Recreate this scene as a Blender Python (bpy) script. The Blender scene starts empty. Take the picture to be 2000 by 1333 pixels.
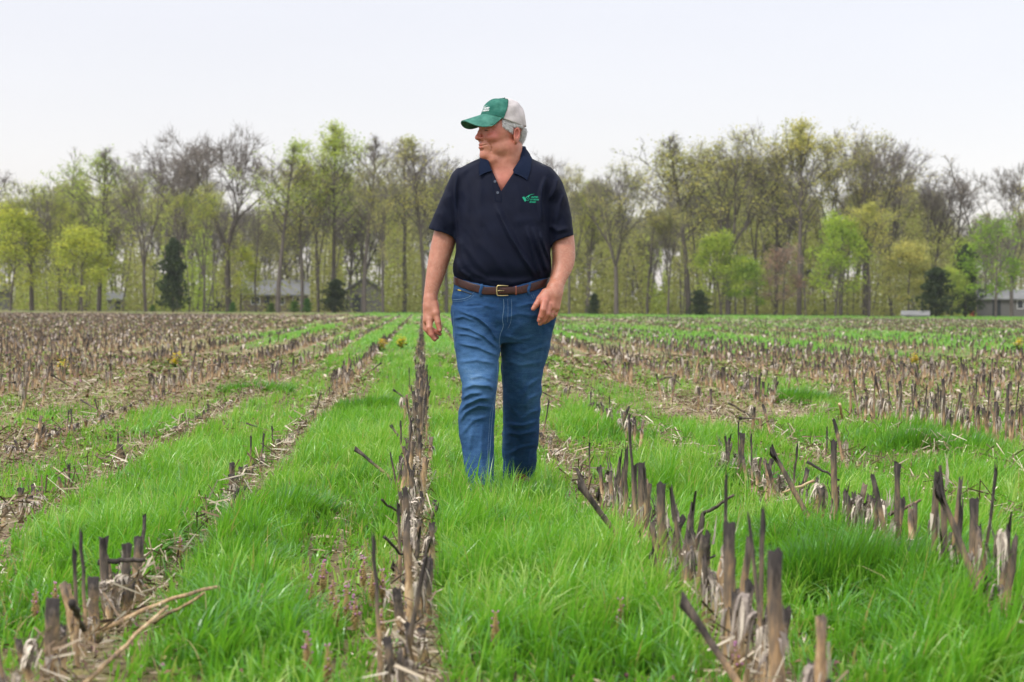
import bpy, math, random
import numpy as np
from mathutils import Vector, Matrix
from mathutils.bvhtree import BVHTree

scene = bpy.context.scene
R = math.radians
# ------------------------------------------------------------------ camera
CAM_H = 0.907            # camera height, metres
FPX = 70.0 / 36.0 * 2000 # focal length in photo pixels
YAW = -math.atan((1000 - 825) / FPX)      # rows run along +Y, camera turned a little to the right
TILT = math.atan((666.5 - 596) / FPX)
ROLL = R(0.38)
cam_d = bpy.data.cameras.new('camera')
cam = bpy.data.objects.new('camera', cam_d)
scene.collection.objects.link(cam)
cam.location = (0, 0, CAM_H)
CAM_M = Matrix.Rotation(YAW, 4, 'Z') @ Matrix.Rotation(R(90) - TILT, 4, 'X') @ Matrix.Rotation(ROLL, 4, 'Z')
cam.matrix_world = Matrix.Translation((0, 0, CAM_H)) @ CAM_M
cam_d.lens = 70; cam_d.sensor_width = 36
cam_d.clip_start = 0.1; cam_d.clip_end = 4000
cam_d.dof.use_dof = True
cam_d.dof.focus_distance = 9.35
cam_d.dof.aperture_fstop = 5.6
scene.camera = cam
scene.render.resolution_x = 1024; scene.render.resolution_y = 682

# ------------------------------------------------------------------ world: bright overcast
world = bpy.data.worlds.new('World'); scene.world = world
world.use_nodes = True
wn = world.node_tree; wn.nodes.clear()
SUN_EL, SUN_AZ = R(48), R(-125)      # sun direction: behind the camera on its left
sky = wn.nodes.new('ShaderNodeTexSky'); sky.sky_type = 'NISHITA'; sky.sun_disc = False
sky.sun_elevation = SUN_EL; sky.sun_rotation = SUN_AZ
bg1 = wn.nodes.new('ShaderNodeBackground'); bg1.inputs['Strength'].default_value = 0.05
wn.links.new(sky.outputs[0], bg1.inputs['Color'])
tc = wn.nodes.new('ShaderNodeTexCoord'); sep = wn.nodes.new('ShaderNodeSeparateXYZ')
wn.links.new(tc.outputs['Generated'], sep.inputs[0])
ramp = wn.nodes.new('ShaderNodeValToRGB')
wn.links.new(sep.outputs['Z'], ramp.inputs[0])
cr = ramp.color_ramp
cr.elements[0].position = 0.0; cr.elements[0].color = (0.373, 0.345, 0.345, 1)
cr.elements[1].position = 1.0; cr.elements[1].color = (0.95, 0.95, 0.97, 1)
for p, c in ((0.07, (0.378, 0.350, 0.350, 1)), (0.16, (0.370, 0.350, 0.358, 1)), (0.4, (0.66, 0.66, 0.68, 1))):
    e = cr.elements.new(p); e.color = c
nz = wn.nodes.new('ShaderNodeTexNoise'); nz.inputs['Scale'].default_value = 2.2; nz.inputs['Detail'].default_value = 5
mp = wn.nodes.new('ShaderNodeMapping'); mp.inputs['Scale'].default_value = (1, 1, 4)
wn.links.new(tc.outputs['Generated'], mp.inputs[0]); wn.links.new(mp.outputs[0], nz.inputs['Vector'])
mr = wn.nodes.new('ShaderNodeMapRange'); mr.inputs[1].default_value = 0.3; mr.inputs[2].default_value = 0.7
mr.inputs[3].default_value = 0.955; mr.inputs[4].default_value = 1.04
wn.links.new(nz.outputs['Fac'], mr.inputs[0])
mul = wn.nodes.new('ShaderNodeVectorMath'); mul.operation = 'SCALE'
wn.links.new(ramp.outputs[0], mul.inputs[0]); wn.links.new(mr.outputs[0], mul.inputs['Scale'])
bg2 = wn.nodes.new('ShaderNodeBackground'); bg2.inputs['Strength'].default_value = 1.95
wn.links.new(mul.outputs[0], bg2.inputs['Color'])
add = wn.nodes.new('ShaderNodeAddShader'); out = wn.nodes.new('ShaderNodeOutputWorld')
wn.links.new(bg1.outputs[0], add.inputs[0]); wn.links.new(bg2.outputs[0], add.inputs[1])
wn.links.new(add.outputs[0], out.inputs[0])

sun_d = bpy.data.lights.new('sun', 'SUN'); sun = bpy.data.objects.new('sun', sun_d)
scene.collection.objects.link(sun)
sun_d.energy = 2.5; sun_d.angle = R(14); sun_d.color = (1.0, 0.96, 0.9)
sd = Vector((math.sin(SUN_AZ) * math.cos(SUN_EL), math.cos(SUN_AZ) * math.cos(SUN_EL), math.sin(SUN_EL)))
sun.rotation_euler = sd.to_track_quat('Z', 'Y').to_euler()
sun.location = (0, 0, 50)

vs = scene.view_settings
vs.view_transform = 'Standard'; vs.look = 'None'; vs.exposure = 0.0; vs.gamma = 1.0; vs.use_curve_mapping = False
scene.render.engine = 'CYCLES'
scene.cycles.use_denoising = True
scene.cycles.max_bounces = 6; scene.cycles.diffuse_bounces = 3; scene.cycles.glossy_bounces = 2
scene.cycles.transmission_bounces = 4; scene.cycles.transparent_max_bounces = 6
scene.cycles.caustics_reflective = False; scene.cycles.caustics_refractive = False
scene.cycles.sample_clamp_indirect = 4.0

# ------------------------------------------------------------------ helpers
COL = scene.collection
rng = np.random.default_rng(7)
random.seed(7)

def ground_point(px, py, z=0.0):
    """where the sight line of a spot in the photograph meets height z"""
    v = CAM_M @ Vector(((px - 1000) / FPX, -(py - 666.5) / FPX, -1))
    t = (z - CAM_H) / v.z
    return v.x * t, v.y * t

def at_dist(px, py, D):
    """the point on that sight line at distance D ahead"""
    v = CAM_M @ Vector(((px - 1000) / FPX, -(py - 666.5) / FPX, -1))
    return np.array((v.x * D, v.y * D, CAM_H + v.z * D))

_Mi = np.array(CAM_M.inverted())[:3, :3]
def to_photo(x, y, z):
    p = np.stack([x, y, z - CAM_H], -1) @ _Mi.T
    w = np.maximum(-p[..., 2], 1e-6)
    return 1000 + p[..., 0] / w * FPX, 666.5 - p[..., 1] / w * FPX

def vnoise(x, y, s, seed=0):
    """smooth 2-D value noise in 0..1 (numpy)"""
    x = np.asarray(x, float) / s + seed * 17.3; y = np.asarray(y, float) / s + seed * 9.1
    xi = np.floor(x); yi = np.floor(y); fx = x - xi; fy = y - yi
    fx = fx * fx * (3 - 2 * fx); fy = fy * fy * (3 - 2 * fy)
    def h(a, b):
        v = np.sin(a * 127.1 + b * 311.7 + seed * 74.7) * 43758.5453
        return v - np.floor(v)
    return (h(xi, yi) * (1 - fx) + h(xi + 1, yi) * fx) * (1 - fy) + (h(xi, yi + 1) * (1 - fx) + h(xi + 1, yi + 1) * fx) * fy

def fbm(x, y, s, seed=0, o=3):
    t = 0; a = 1; n = 0
    for i in range(o):
        t = t + a * vnoise(x, y, s / 2 ** i, seed + i * 5); n += a; a *= 0.5
    return t / n

def new_mesh(name, verts, faces, attrs=None, smooth=True):
    """verts (N,3); faces: an (M,k) array or a list of such arrays; attrs {name: per-vertex floats or colours}"""
    me = bpy.data.meshes.new(name)
    verts = np.asarray(verts, np.float32)
    if not isinstance(faces, list): faces = [faces]
    faces = [np.asarray(f, np.int32) for f in faces if len(f)]
    tot = np.concatenate([np.full(len(f), f.shape[1], np.int32) for f in faces])
    idx = np.concatenate([f.ravel() for f in faces])
    me.vertices.add(len(verts)); me.vertices.foreach_set('co', verts.ravel())
    me.loops.add(len(idx)); me.loops.foreach_set('vertex_index', idx)
    me.polygons.add(len(tot))
    st = np.zeros(len(tot), np.int32); st[1:] = np.cumsum(tot)[:-1]
    me.polygons.foreach_set('loop_start', st); me.polygons.foreach_set('loop_total', tot)
    me.polygons.foreach_set('use_smooth', np.full(len(tot), smooth, bool))
    for k, v in (attrs or {}).items():
        v = np.asarray(v, np.float32)
        if v.ndim == 1:
            a = me.attributes.new(k, 'FLOAT', 'POINT'); a.data.foreach_set('value', v)
        else:
            if v.shape[1] == 3: v = np.concatenate([v, np.ones((len(v), 1), np.float32)], 1)
            a = me.attributes.new(k, 'FLOAT_COLOR', 'POINT'); a.data.foreach_set('color', v.ravel())
    me.update(calc_edges=True); me.validate()
    return me

def obj(name, me, mat=None, parent=None, loc=None):
    if mat is not None:
        me.materials.clear(); me.materials.append(mat)
    o = bpy.data.objects.new(name, me); COL.objects.link(o)
    if parent is not None: o.parent = parent
    if loc is not None: o.location = loc
    return o

def tag(o, label=None, cat=None, group=None, kind=None):
    if label: o['label'] = label
    if cat: o['category'] = cat
    if group: o['group'] = group
    if kind: o['kind'] = kind
    return o

def empty(name, loc=(0, 0, 0), rz=0):
    o = bpy.data.objects.new(name, None); COL.objects.link(o)
    o.location = loc; o.rotation_euler.z = rz; o.empty_display_size = 0.1
    return o

def tube(pts, rad, n=6, cap=True, flat=None):
    """verts, quads of a tube along pts; rad scalar or per point"""
    pts = np.asarray(pts, float); m = len(pts)
    rad = np.full(m, rad, float) if np.isscalar(rad) else np.asarray(rad, float)
    t = np.gradient(pts, axis=0); t /= np.linalg.norm(t, axis=1)[:, None] + 1e-12
    ref = np.array((0, 0, 1.0)) if abs(t[0][2]) < 0.9 else np.array((1.0, 0, 0))
    u = np.cross(t[0], ref); u /= np.linalg.norm(u)
    V = []
    a = np.arange(n) * 2 * math.pi / n
    for i in range(m):
        u = u - t[i] * np.dot(u, t[i]); u /= np.linalg.norm(u) + 1e-12
        w = np.cross(t[i], u)
        s = 1.0 if flat is None else flat
        V.append(pts[i] + rad[i] * (s * np.cos(a)[:, None] * u + np.sin(a)[:, None] * w))
    V = np.concatenate(V)
    i0 = (np.arange(m - 1)[:, None] * n + np.arange(n)[None]).ravel()
    i1 = (np.arange(m - 1)[:, None] * n + (np.arange(n)[None] + 1) % n).ravel()
    F = np.stack([i0, i1, i1 + n, i0 + n], 1)
    if cap:
        V = np.concatenate([V, pts[:1], pts[-1:]])
        c0, c1 = m * n, m * n + 1
        k = np.arange(n); kn = (k + 1) % n
        F = np.concatenate([F, np.stack([np.full(n, c0), kn, k, k], 1), np.stack([np.full(n, c1), (m - 1) * n + k, (m - 1) * n + kn, (m - 1) * n + kn], 1)])
    return V, F

class Acc:
    """collects pieces into one mesh"""
    def __init__(s): s.V = []; s.F = []; s.n = 0; s.A = []
    def add(s, V, F, a=None):
        V = np.asarray(V, float); F = np.asarray(F, np.int64)
        if F.shape[1] == 3: F = np.concatenate([F, F[:, 2:3]], 1)
        s.V.append(V); s.F.append(F + s.n); s.n += len(V)
        if a is not None:
            a = np.asarray(a, float)
            if a.ndim == 1 and len(a) != len(V) or a.ndim == 0: a = np.broadcast_to(a, (len(V),) + a.shape)
            s.A.append(a)
    def mesh(s, name, attr=None, smooth=True):
        V = np.concatenate(s.V); F = np.concatenate(s.F)
        tri = F[:, 2] == F[:, 3]
        return new_mesh(name, V, [F[~tri], F[tri][:, :3]], {attr: np.concatenate(s.A)} if attr else None, smooth)

def grid_faces(nu, nv, wrap=False):
    i, j = np.meshgrid(np.arange(nu - 1), np.arange(nv if wrap else nv - 1), indexing='ij')
    j2 = (j + 1) % nv
    return np.stack([i * nv + j, i * nv + j2, (i + 1) * nv + j2, (i + 1) * nv + j], -1).reshape(-1, 4)

# ------------------------------------------------------------------ materials
class Mat:
    """small wrapper for procedural node materials"""
    def __init__(s, name, rough=0.8, spec=0.3):
        s.m = bpy.data.materials.new(name); s.m.use_nodes = True
        s.t = s.m.node_tree; s.b = s.t.nodes['Principled BSDF']; s.o = s.t.nodes['Material Output']
        s.b.inputs['Roughness'].default_value = rough
        s.b.inputs['Specular IOR Level'].default_value = spec
    def n(s, typ, **kw):
        nd = s.t.nodes.new(typ)
        for k, v in kw.items(): setattr(nd, k, v)
        return nd
    def link(s, a, b): s.t.links.new(a, b)
    def coords(s, kind='Object', scale=(1, 1, 1)):
        c = s.n('ShaderNodeTexCoord'); m = s.n('ShaderNodeMapping'); m.inputs['Scale'].default_value = scale
        s.link(c.outputs[kind], m.inputs[0]); return m.outputs[0]
    def noise(s, vec, scale, detail=3, rough=0.55):
        n = s.n('ShaderNodeTexNoise'); n.inputs['Scale'].default_value = scale
        n.inputs['Detail'].default_value = detail; n.inputs['Roughness'].default_value = rough
        if vec is not None: s.link(vec, n.inputs['Vector'])
        return n.outputs['Fac']
    def ramp(s, fac, stops):
        r = s.n('ShaderNodeValToRGB'); cr = r.color_ramp
        cr.elements[0].position = stops[0][0]; cr.elements[0].color = (*stops[0][1], 1)
        cr.elements[1].position = stops[-1][0]; cr.elements[1].color = (*stops[-1][1], 1)
        for p, c in stops[1:-1]: cr.elements.new(p).color = (*c, 1)
        s.link(fac, r.inputs[0]); return r.outputs[0]
    def attr(s, name, typ='GEOMETRY'):
        a = s.n('ShaderNodeAttribute'); a.attribute_name = name; a.attribute_type = typ; return a
    def mix(s, fac, a, b, mode='MIX'):
        m = s.n('ShaderNodeMix'); m.data_type = 'RGBA'; m.blend_type = mode
        for sock, v in ((m.inputs[0], fac), (m.inputs[6], a), (m.inputs[7], b)):
            if isinstance(v, (int, float)): sock.default_value = v
            elif isinstance(v, tuple): sock.default_value = (*v, 1)
            else: s.link(v, sock)
        return m.outputs[2]
    def math(s, op, a, b=None, clamp=False):
        m = s.n('ShaderNodeMath', operation=op); m.use_clamp = clamp
        for i, v in enumerate((a, b)):
            if v is None: continue
            if isinstance(v, (int, float)): m.inputs[i].default_value = v
            else: s.link(v, m.inputs[i])
        return m.outputs[0]
    def rng(s, v, a, b, c=0.0, d=1.0):
        m = s.n('ShaderNodeMapRange'); s.link(v, m.inputs[0])
        for i, x in enumerate((a, b, c, d)): m.inputs[i + 1].default_value = x
        return m.outputs[0]
    def color(s, c):
        if isinstance(c, tuple): s.b.inputs['Base Color'].default_value = (*c, 1)
        else: s.link(c, s.b.inputs['Base Color'])
        return s
    def bump(s, h, strength=0.3, dist=0.01):
        b = s.n('ShaderNodeBump'); b.inputs['Strength'].default_value = strength; b.inputs['Distance'].default_value = dist
        s.link(h, b.inputs['Height']); s.link(b.outputs[0], s.b.inputs['Normal']); return s
    def translucent(s, col, fac):
        t = s.n('ShaderNodeBsdfTranslucent'); mx = s.n('ShaderNodeMixShader'); mx.inputs[0].default_value = fac
        if isinstance(col, tuple): t.inputs[0].default_value = (*col, 1)
        else: s.link(col, t.inputs[0])
        s.link(s.b.outputs[0], mx.inputs[1]); s.link(t.outputs[0], mx.inputs[2]); s.link(mx.outputs[0], s.o.inputs[0]); return s

def simple(name, c1, c2, scale=20, rough=0.8, spec=0.3, bump=0.2, dist=0.002, kind='Object', stretch=(1, 1, 1), metal=0):
    m = Mat(name, rough, spec); v = m.coords(kind, stretch); f = m.noise(v, scale, 4)
    m.color(m.ramp(f, [(0.3, c1), (0.7, c2)])); m.bump(f, bump, dist)
    m.b.inputs['Metallic'].default_value = metal
    return m.m
# ================================================================== GROUND AND WHAT COVERS IT
ROW0, PITCH = -0.03, 0.80
def rowx(k): return ROW0 + PITCH * k

# what covers the field, by area: (photo x, photo y, half width, half height, value); the first lists set lushness of the grass,
# the second how much low weed and moss, the third bare straw litter
LUSH = [(780, 640, 60, 30, .9), (800, 760, 90, 90, 1.0), (640, 640, 60, 14, .45), (680, 660, 40, 16, .8), (650, 720, 90, 40, .9), (560, 760, 110, 45, 1.0), (470, 790, 90, 40, .9), (700, 900, 220, 110, 1.0),
        (330, 850, 110, 50, .8), (420, 940, 260, 80, 1.0), (150, 980, 160, 80, .7), (300, 1080, 330, 120, 1.0), (520, 1250, 240, 140, .95), (900, 1000, 260, 140, 1.0), (1010, 1220, 260, 160, 1.0), (1150, 700, 60, 25, .5),
        (860, 650, 60, 40, .9), (1150, 640, 90, 8, .9), (1240, 668, 110, 12, .6), (1450, 626, 120, 6, .9), (1560, 636, 160, 6, .9), (1700, 655, 160, 8, .8), (1880, 690, 140, 12, .7), (1950, 625, 80, 5, .9), (1350, 690, 100, 10, .5),
        (1180, 820, 120, 70, .85), (1300, 760, 90, 26, .6), (1520, 770, 90, 28, .9), (1620, 810, 90, 34, .85), (1800, 860, 220, 40, .9), (1330, 860, 140, 44, .8), (1560, 870, 120, 40, .75), (1350, 960, 220, 80, 1.0), (1700, 1080, 320, 160, 1.1),
        (1850, 1240, 220, 160, 1.1), (1250, 1150, 240, 200, 1.1), (170, 640, 200, 9, 0), (90, 606, 100, 5, .8), (420, 628, 90, 6, .7), (550, 625, 80, 8, .85), (150, 800, 160, 24, .35), (120, 760, 140, 16, .35), (600, 690, 30, 16, .5),
        (60, 1180, 80, 80, .7), (1900, 950, 140, 80, 1.0), (1700, 1130, 130, 80, 1.3), (740, 780, 40, 24, 1.2), (500, 740, 50, 20, 1.1)]
POOR = [(30, 870, 90, 40, .9), (640, 1150, 110, 110, .75), (1390, 815, 120, 34, .8), (1540, 815, 60, 18, .6), (1830, 885, 70, 18, .6), (290, 870, 70, 16, .7), (890, 935, 35, 28, .5), (700, 790, 60, 30, .35), (690, 1260, 70, 80, .6),
        (350, 770, 120, 26, .6), (1640, 875, 60, 14, .4), (10, 1080, 50, 60, .55), (1200, 690, 90, 40, .5), (340, 740, 320, 45, .85), (200, 690, 330, 50, .95), (150, 650, 300, 30, 1.0), (620, 690, 60, 30, .35), (1700, 720, 400, 22, .45)]
def field(lst, px, py, combine='max'):
    v = np.zeros(np.shape(px))
    for a, b, rx, ry, w in lst:
        g = w * np.exp(-(((px - a) / rx) ** 2 + ((py - b) / ry) ** 2) ** 1.3 * .8); v = np.maximum(v, g) if combine == 'max' else v + g
    return v
def cover(x, y):
    """lushness of grass, amount of weeds, amount of bare litter at ground positions"""
    z = np.zeros_like(x); px, py = to_photo(x, y, z)
    n1 = fbm(x, y, 1.3, 1); n2 = fbm(x, y, .45, 2); n3 = fbm(x, y * .3, 6.0, 4)
    l = field(LUSH, px, py); p = field(POOR, px, py)
    far = np.clip((y - 26) / 20, 0, 1)
    k = (x - ROW0) / PITCH; strip = vnoise(np.floor(k + .0), y * .03, 1.0, 8)
    rowd = np.abs(k - np.round(k)) * PITCH
    base = .34 + .5 * (n1 - .5)
    lane = np.where(px > 450 - (y - 30) * 1.5, np.clip((strip + n3 * .8 - .62) * 3, .12, .95), np.clip((strip + n3 * .8 - 1.0) * 3, 0, .5))
    lush = np.maximum(base * (1 - far) + far * lane, l * (.8 + .55 * (n1 - .35)))
    lush = lush * (1 - p * (.75 + .5 * n2))
    lush = lush * np.clip((rowd - .025) / .07, .25, 1) 
    lush = np.where(x < -5.2 + .0 * y, lush * np.clip(.15 + n3 * .5, 0, 1), lush)
    lush = np.clip(lush * (.55 + .9 * n2), 0, 1.3)
    weeds = np.clip((1 - lush) * (.35 + 1.3 * (fbm(x, y, .9, 12) - .35)), 0, 1)
    litter = np.clip((1 - lush) * (.3 + 1.5 * (fbm(x, y, .7, 22) - .4)) + .5 * np.exp(-(rowd / .12) ** 2), 0, 1)
    return lush, weeds, litter

# ---- the ground sheet
ys = [-12.0]; 
while ys[-1] < 900:
    y = ys[-1]; ys.append(y + (0.07 if 3.5 < y < 18 else .6 if y < 3.5 else max(.07, (y - 18) * .018 + .07)))
ys = np.array(ys)
M = 230; V = []
hw = np.interp(ys, [-12, 3, 30, 200, 900], [16, 3.2, 12, 110, 700])
cxs = np.interp(ys, [0, 900], [0, 900 * math.tan(-YAW)])
t = np.linspace(-1, 1, M)
X = cxs[:, None] + hw[:, None] * t[None]; Y = np.repeat(ys[:, None], M, 1)
fadeh = np.clip(1 - (Y - 20) / 60, 0, 1)
Z = (fbm(X, Y, .35, 31) - .5) * .035 * fadeh + (fbm(X, Y, .09, 32) - .5) * .022 * (Y < 18) - .010
kk = (X - ROW0) / PITCH; Z += .02 * np.cos(kk * 2 * math.pi) * fadeh
lu, we, li = cover(X, Y)
G = np.stack([X, Y, Z], -1).reshape(-1, 3)
gmat = Mat('field_ground', 0.95, 0.1)
vec = gmat.coords()
n = gmat.noise(vec, 14, 6, 0.7); nb = gmat.noise(gmat.coords(scale=(1, .35, 1)), 60, 4, .7); nf = gmat.noise(gmat.coords(scale=(1, .12, 1)), 3.5, 6, .7)
soil = gmat.ramp(n, [(0.3, (0.055, 0.038, 0.024)), (0.7, (0.13, 0.095, 0.062))])
straw = gmat.ramp(nb, [(0.32, (0.12, 0.085, 0.05)), (0.5, (0.30, 0.23, 0.15)), (0.7, (0.47, 0.39, 0.28))])
moss = gmat.ramp(n, [(0.3, (0.085, 0.11, 0.025)), (0.55, (0.21, 0.21, 0.05)), (0.75, (0.26, 0.17, 0.09))])
grs = gmat.ramp(nf, [(0.3, (0.045, 0.12, 0.015)), (0.7, (0.11, 0.24, 0.03))])
c = gmat.mix(gmat.attr('litter').outputs['Fac'], soil, straw)
c = gmat.mix(gmat.math('MULTIPLY', gmat.attr('weeds').outputs['Fac'], gmat.rng(n, .35, .6)), c, moss)
c = gmat.mix(gmat.math('MULTIPLY', gmat.attr('green').outputs['Fac'], gmat.rng(nf, .3, .5), True), c, grs)
gmat.color(c); gmat.bump(n, 0.6, 0.03)
green = np.clip(lu * np.clip((Y - 22) / 25, 0, 1), 0, 1)
me = new_mesh('ground', G, grid_faces(len(ys), M)[:, ::-1], {'litter': li.ravel(), 'weeds': we.ravel(), 'green': green.ravel()})
tag(obj('ground', me, gmat.m), kind='structure')

def in_view(x, y, m=60, z=0.0):
    px, py = to_photo(x, y, np.zeros_like(x) + z); return (px > -m) & (px < 2000 + m) & (py < 1333 + 3 * m)

def sample_area(n, y0, y1, power=1.0):
    """random ground positions between two distances, spread over the part of the field in view"""
    u = rng.random(n); y = np.sqrt(y0 ** 2 + u * (y1 ** 2 - y0 ** 2)) if power == 1 else y0 + (y1 - y0) * u
    x = y * math.tan(-YAW) + (rng.random(n) - .5) * (y * .57 + 1.7)
    return x, y

# ---- grass: every blade a tapering, arching strip
def blades(n, y0, y1, segs, wide, hmul, seed, tuft=0.0, power=1):
    x, y = sample_area(n, y0, y1, power)
    lu, we, li = cover(x, y)
    if tuft > 0:                                     # gather roots into tufts
        tx = np.round(x / tuft + vnoise(x, y, .3, 41)) * tuft; ty = np.round(y / tuft + vnoise(x, y, .3, 42)) * tuft
        jx = np.sin(tx * 91.7 + ty * 37.1) * .4 * tuft; jy = np.cos(tx * 53.3 + ty * 71.9) * .4 * tuft
        cx, cy = tx + jx, ty + jy
        pull = rng.random(n) ** .5 * .62
        x2 = x + (cx - x) * pull; y2 = y + (cy - y) * pull
        ox, oy = x - cx, y - cy; x, y = x2, y2
        hs = .6 + .75 * np.abs(np.sin(tx * 12.9 + ty * 78.2))
    else: ox = rng.normal(size=n); oy = rng.normal(size=n); hs = np.ones(n)
    keep = rng.random(n) < np.clip(1.1 * lu ** 1.5, .02, 1)
    x, y, ox, oy, lu, hs, we = (q[keep] for q in (x, y, ox, oy, lu, hs, we)); n = len(x)
    h = (.05 + .085 * np.clip(lu, 0, 1.2) + .07 * fbm(x, y, .55, 71) * np.clip(lu, 0, 1.3) ** 2) * hs * rng.uniform(.55, 1.25, n) * hmul
    a = np.arctan2(oy, ox) + rng.normal(0, .9, n); lean = rng.uniform(.1, 1.15, n) * (.55 + .35 * rng.random(n))
    dx, dy = np.cos(a) * lean + .16, np.sin(a) * lean - .05
    w = wide * rng.uniform(.5, 1.3, n) * np.maximum(1.0, y * .085)
    fa = a + math.pi / 2 + rng.normal(0, .5, n); wx, wy = np.cos(fa) * w / 2, np.sin(fa) * w / 2
    ts = np.linspace(0, 1, segs + 1); P = []
    for i, t in enumerate(ts):
        bend = t ** 1.9; px_ = x + dx * h * bend * 1.15; py_ = y + dy * h * bend * 1.15; pz = h * (t - .55 * lean * t ** 2.8) - .008
        tw = (1 - t ** 1.7) if i < segs else 0
        if i < segs: P.append(np.stack([px_ - wx * tw, py_ - wy * tw, pz], 1)); P.append(np.stack([px_ + wx * tw, py_ + wy * tw, pz], 1))
        else: P.append(np.stack([px_, py_, pz], 1))
    m = len(P); V = np.stack(P, 1).reshape(-1, 3); b = (np.arange(n) * m)[:, None]
    Q = [np.stack([b[:, 0] + 2 * i, b[:, 0] + 2 * i + 1, b[:, 0] + 2 * i + 3, b[:, 0] + 2 * i + 2], 1) for i in range(segs - 1)]
    T = np.stack([b[:, 0] + 2 * segs - 2, b[:, 0] + 2 * segs - 1, b[:, 0] + 2 * segs], 1)
    tint = (fbm(x, y, .5, 51) - .5) * .9 + .33 + rng.random(n) * .58
    return V, Q, T, np.repeat(tint, m), np.repeat((rng.random(n) < .03 + .06 * (lu < .4)).astype(float), m)
def blades_mesh(sets):
    V = []; Q = []; T = []; ti = []; dr = []; n = 0
    for v, q, t, a, d in sets:
        V.append(v); Q += [k + n for k in q]; T.append(t + n); ti.append(a); dr.append(d); n += len(v)
    return new_mesh('grass', np.concatenate(V), [np.concatenate(Q), np.concatenate(T)], {'tint': np.concatenate(ti), 'dry': np.concatenate(dr)})
gm = Mat('grass_blade', 0.30, 0.8)
ti = gm.math('ADD', gm.attr('tint').outputs['Fac'], gm.math('MULTIPLY', gm.math('SUBTRACT', gm.noise(gm.coords(), 1.1, 3), .5), .5))
col = gm.ramp(ti, [(0.15, (0.022, 0.115, 0.014)), (0.40, (0.075, 0.27, 0.022)), (0.70, (0.16, 0.42, 0.035)), (0.95, (0.40, 0.56, 0.13))])
col = gm.mix(gm.attr('dry').outputs['Fac'], col, (0.42, 0.32, 0.13))
gm.color(col); gm.translucent(gm.mix(0.5, col, (0.30, 0.60, 0.02)), 0.42)
DENS = 1.0
def clumps(lst):
    """thick tall tufts at chosen places"""
    V = []; Q = []; T = []; ti = []; dr = []; c = 0; segs = 5
    for px, py, rad, n, hh in lst:
        X0, Y0 = ground_point(px, py); a0 = rng.random(n) * 2 * math.pi; rr = rad * np.sqrt(rng.random(n)); x = X0 + np.cos(a0) * rr; y = Y0 + np.sin(a0) * rr * .8
        h = hh * rng.uniform(.6, 1.15, n) * (1.1 - .4 * rr / rad); lean = rng.uniform(.1, .9, n) * (.3 + .7 * rr / rad); a = a0 + rng.normal(0, .5, n); dx, dy = np.cos(a) * lean + .18, np.sin(a) * lean - .05
        w = .0075 * rng.uniform(.6, 1.3, n) * max(1, Y0 * .085); fa = a + math.pi / 2 + rng.normal(0, .5, n); wx, wy = np.cos(fa) * w / 2, np.sin(fa) * w / 2; P = []
        for i, t in enumerate(np.linspace(0, 1, segs + 1)):
            b = t ** 1.8; X, Y, Z = x + dx * h * b, y + dy * h * b, h * (t - .5 * lean * t ** 2.8) - .008; tw = 1 - t ** 2
            if i < segs: P += [np.stack([X - wx * tw, Y - wy * tw, Z], 1), np.stack([X + wx * tw, Y + wy * tw, Z], 1)]
            else: P.append(np.stack([X, Y, Z], 1))
        m = len(P); V.append(np.stack(P, 1).reshape(-1, 3)); b = c + np.arange(n) * m
        Q += [np.stack([b + 2 * i, b + 2 * i + 1, b + 2 * i + 3, b + 2 * i + 2], 1) for i in range(segs - 1)]; T.append(np.stack([b + 2 * segs - 2, b + 2 * segs - 1, b + 2 * segs], 1))
        ti.append(np.repeat(rng.random(n) * .45 + .08, m)); dr.append(np.zeros(n * m)); c += n * m
    return np.concatenate(V), Q, np.concatenate(T), np.concatenate(ti), np.concatenate(dr)
sets = [clumps([(1640, 1180, .22, 2600, .27), (1760, 1190, .22, 2600, .26), (1850, 1160, .16, 1200, .22), (1560, 1160, .12, 700, .22), (735, 800, .35, 800, .17), (1790, 880, .22, 900, .20), (1900, 890, .2, 600, .18), (1545, 785, .4, 900, .18), (500, 765, .4, 500, .16), (1000, 985, .2, 700, .15),
                (560, 1010, .2, 900, .17), (700, 960, .18, 700, .17), (1080, 1120, .2, 900, .17), (330, 1010, .22, 900, .17), (1420, 960, .2, 700, .18), (470, 1130, .15, 700, .18)]), blades(int(240000 * DENS), 3.9, 8.0, 5, .0082, 1.12, 1, .11), blades(int(275000 * DENS), 8.0, 16, 4, .0076, 1.05, 2, .11),
        blades(int(240000 * DENS), 16, 34, 2, .0052, .95, 3, .12), blades(int(190000 * DENS), 34, 85, 2, .0046, .85, 4), blades(int(120000 * DENS), 85, 205, 2, .0040, .9, 5)]
tag(obj('grass', blades_mesh(sets), gm.m), 'bright green ryegrass growing between the corn rows', 'grass', kind='stuff')

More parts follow.
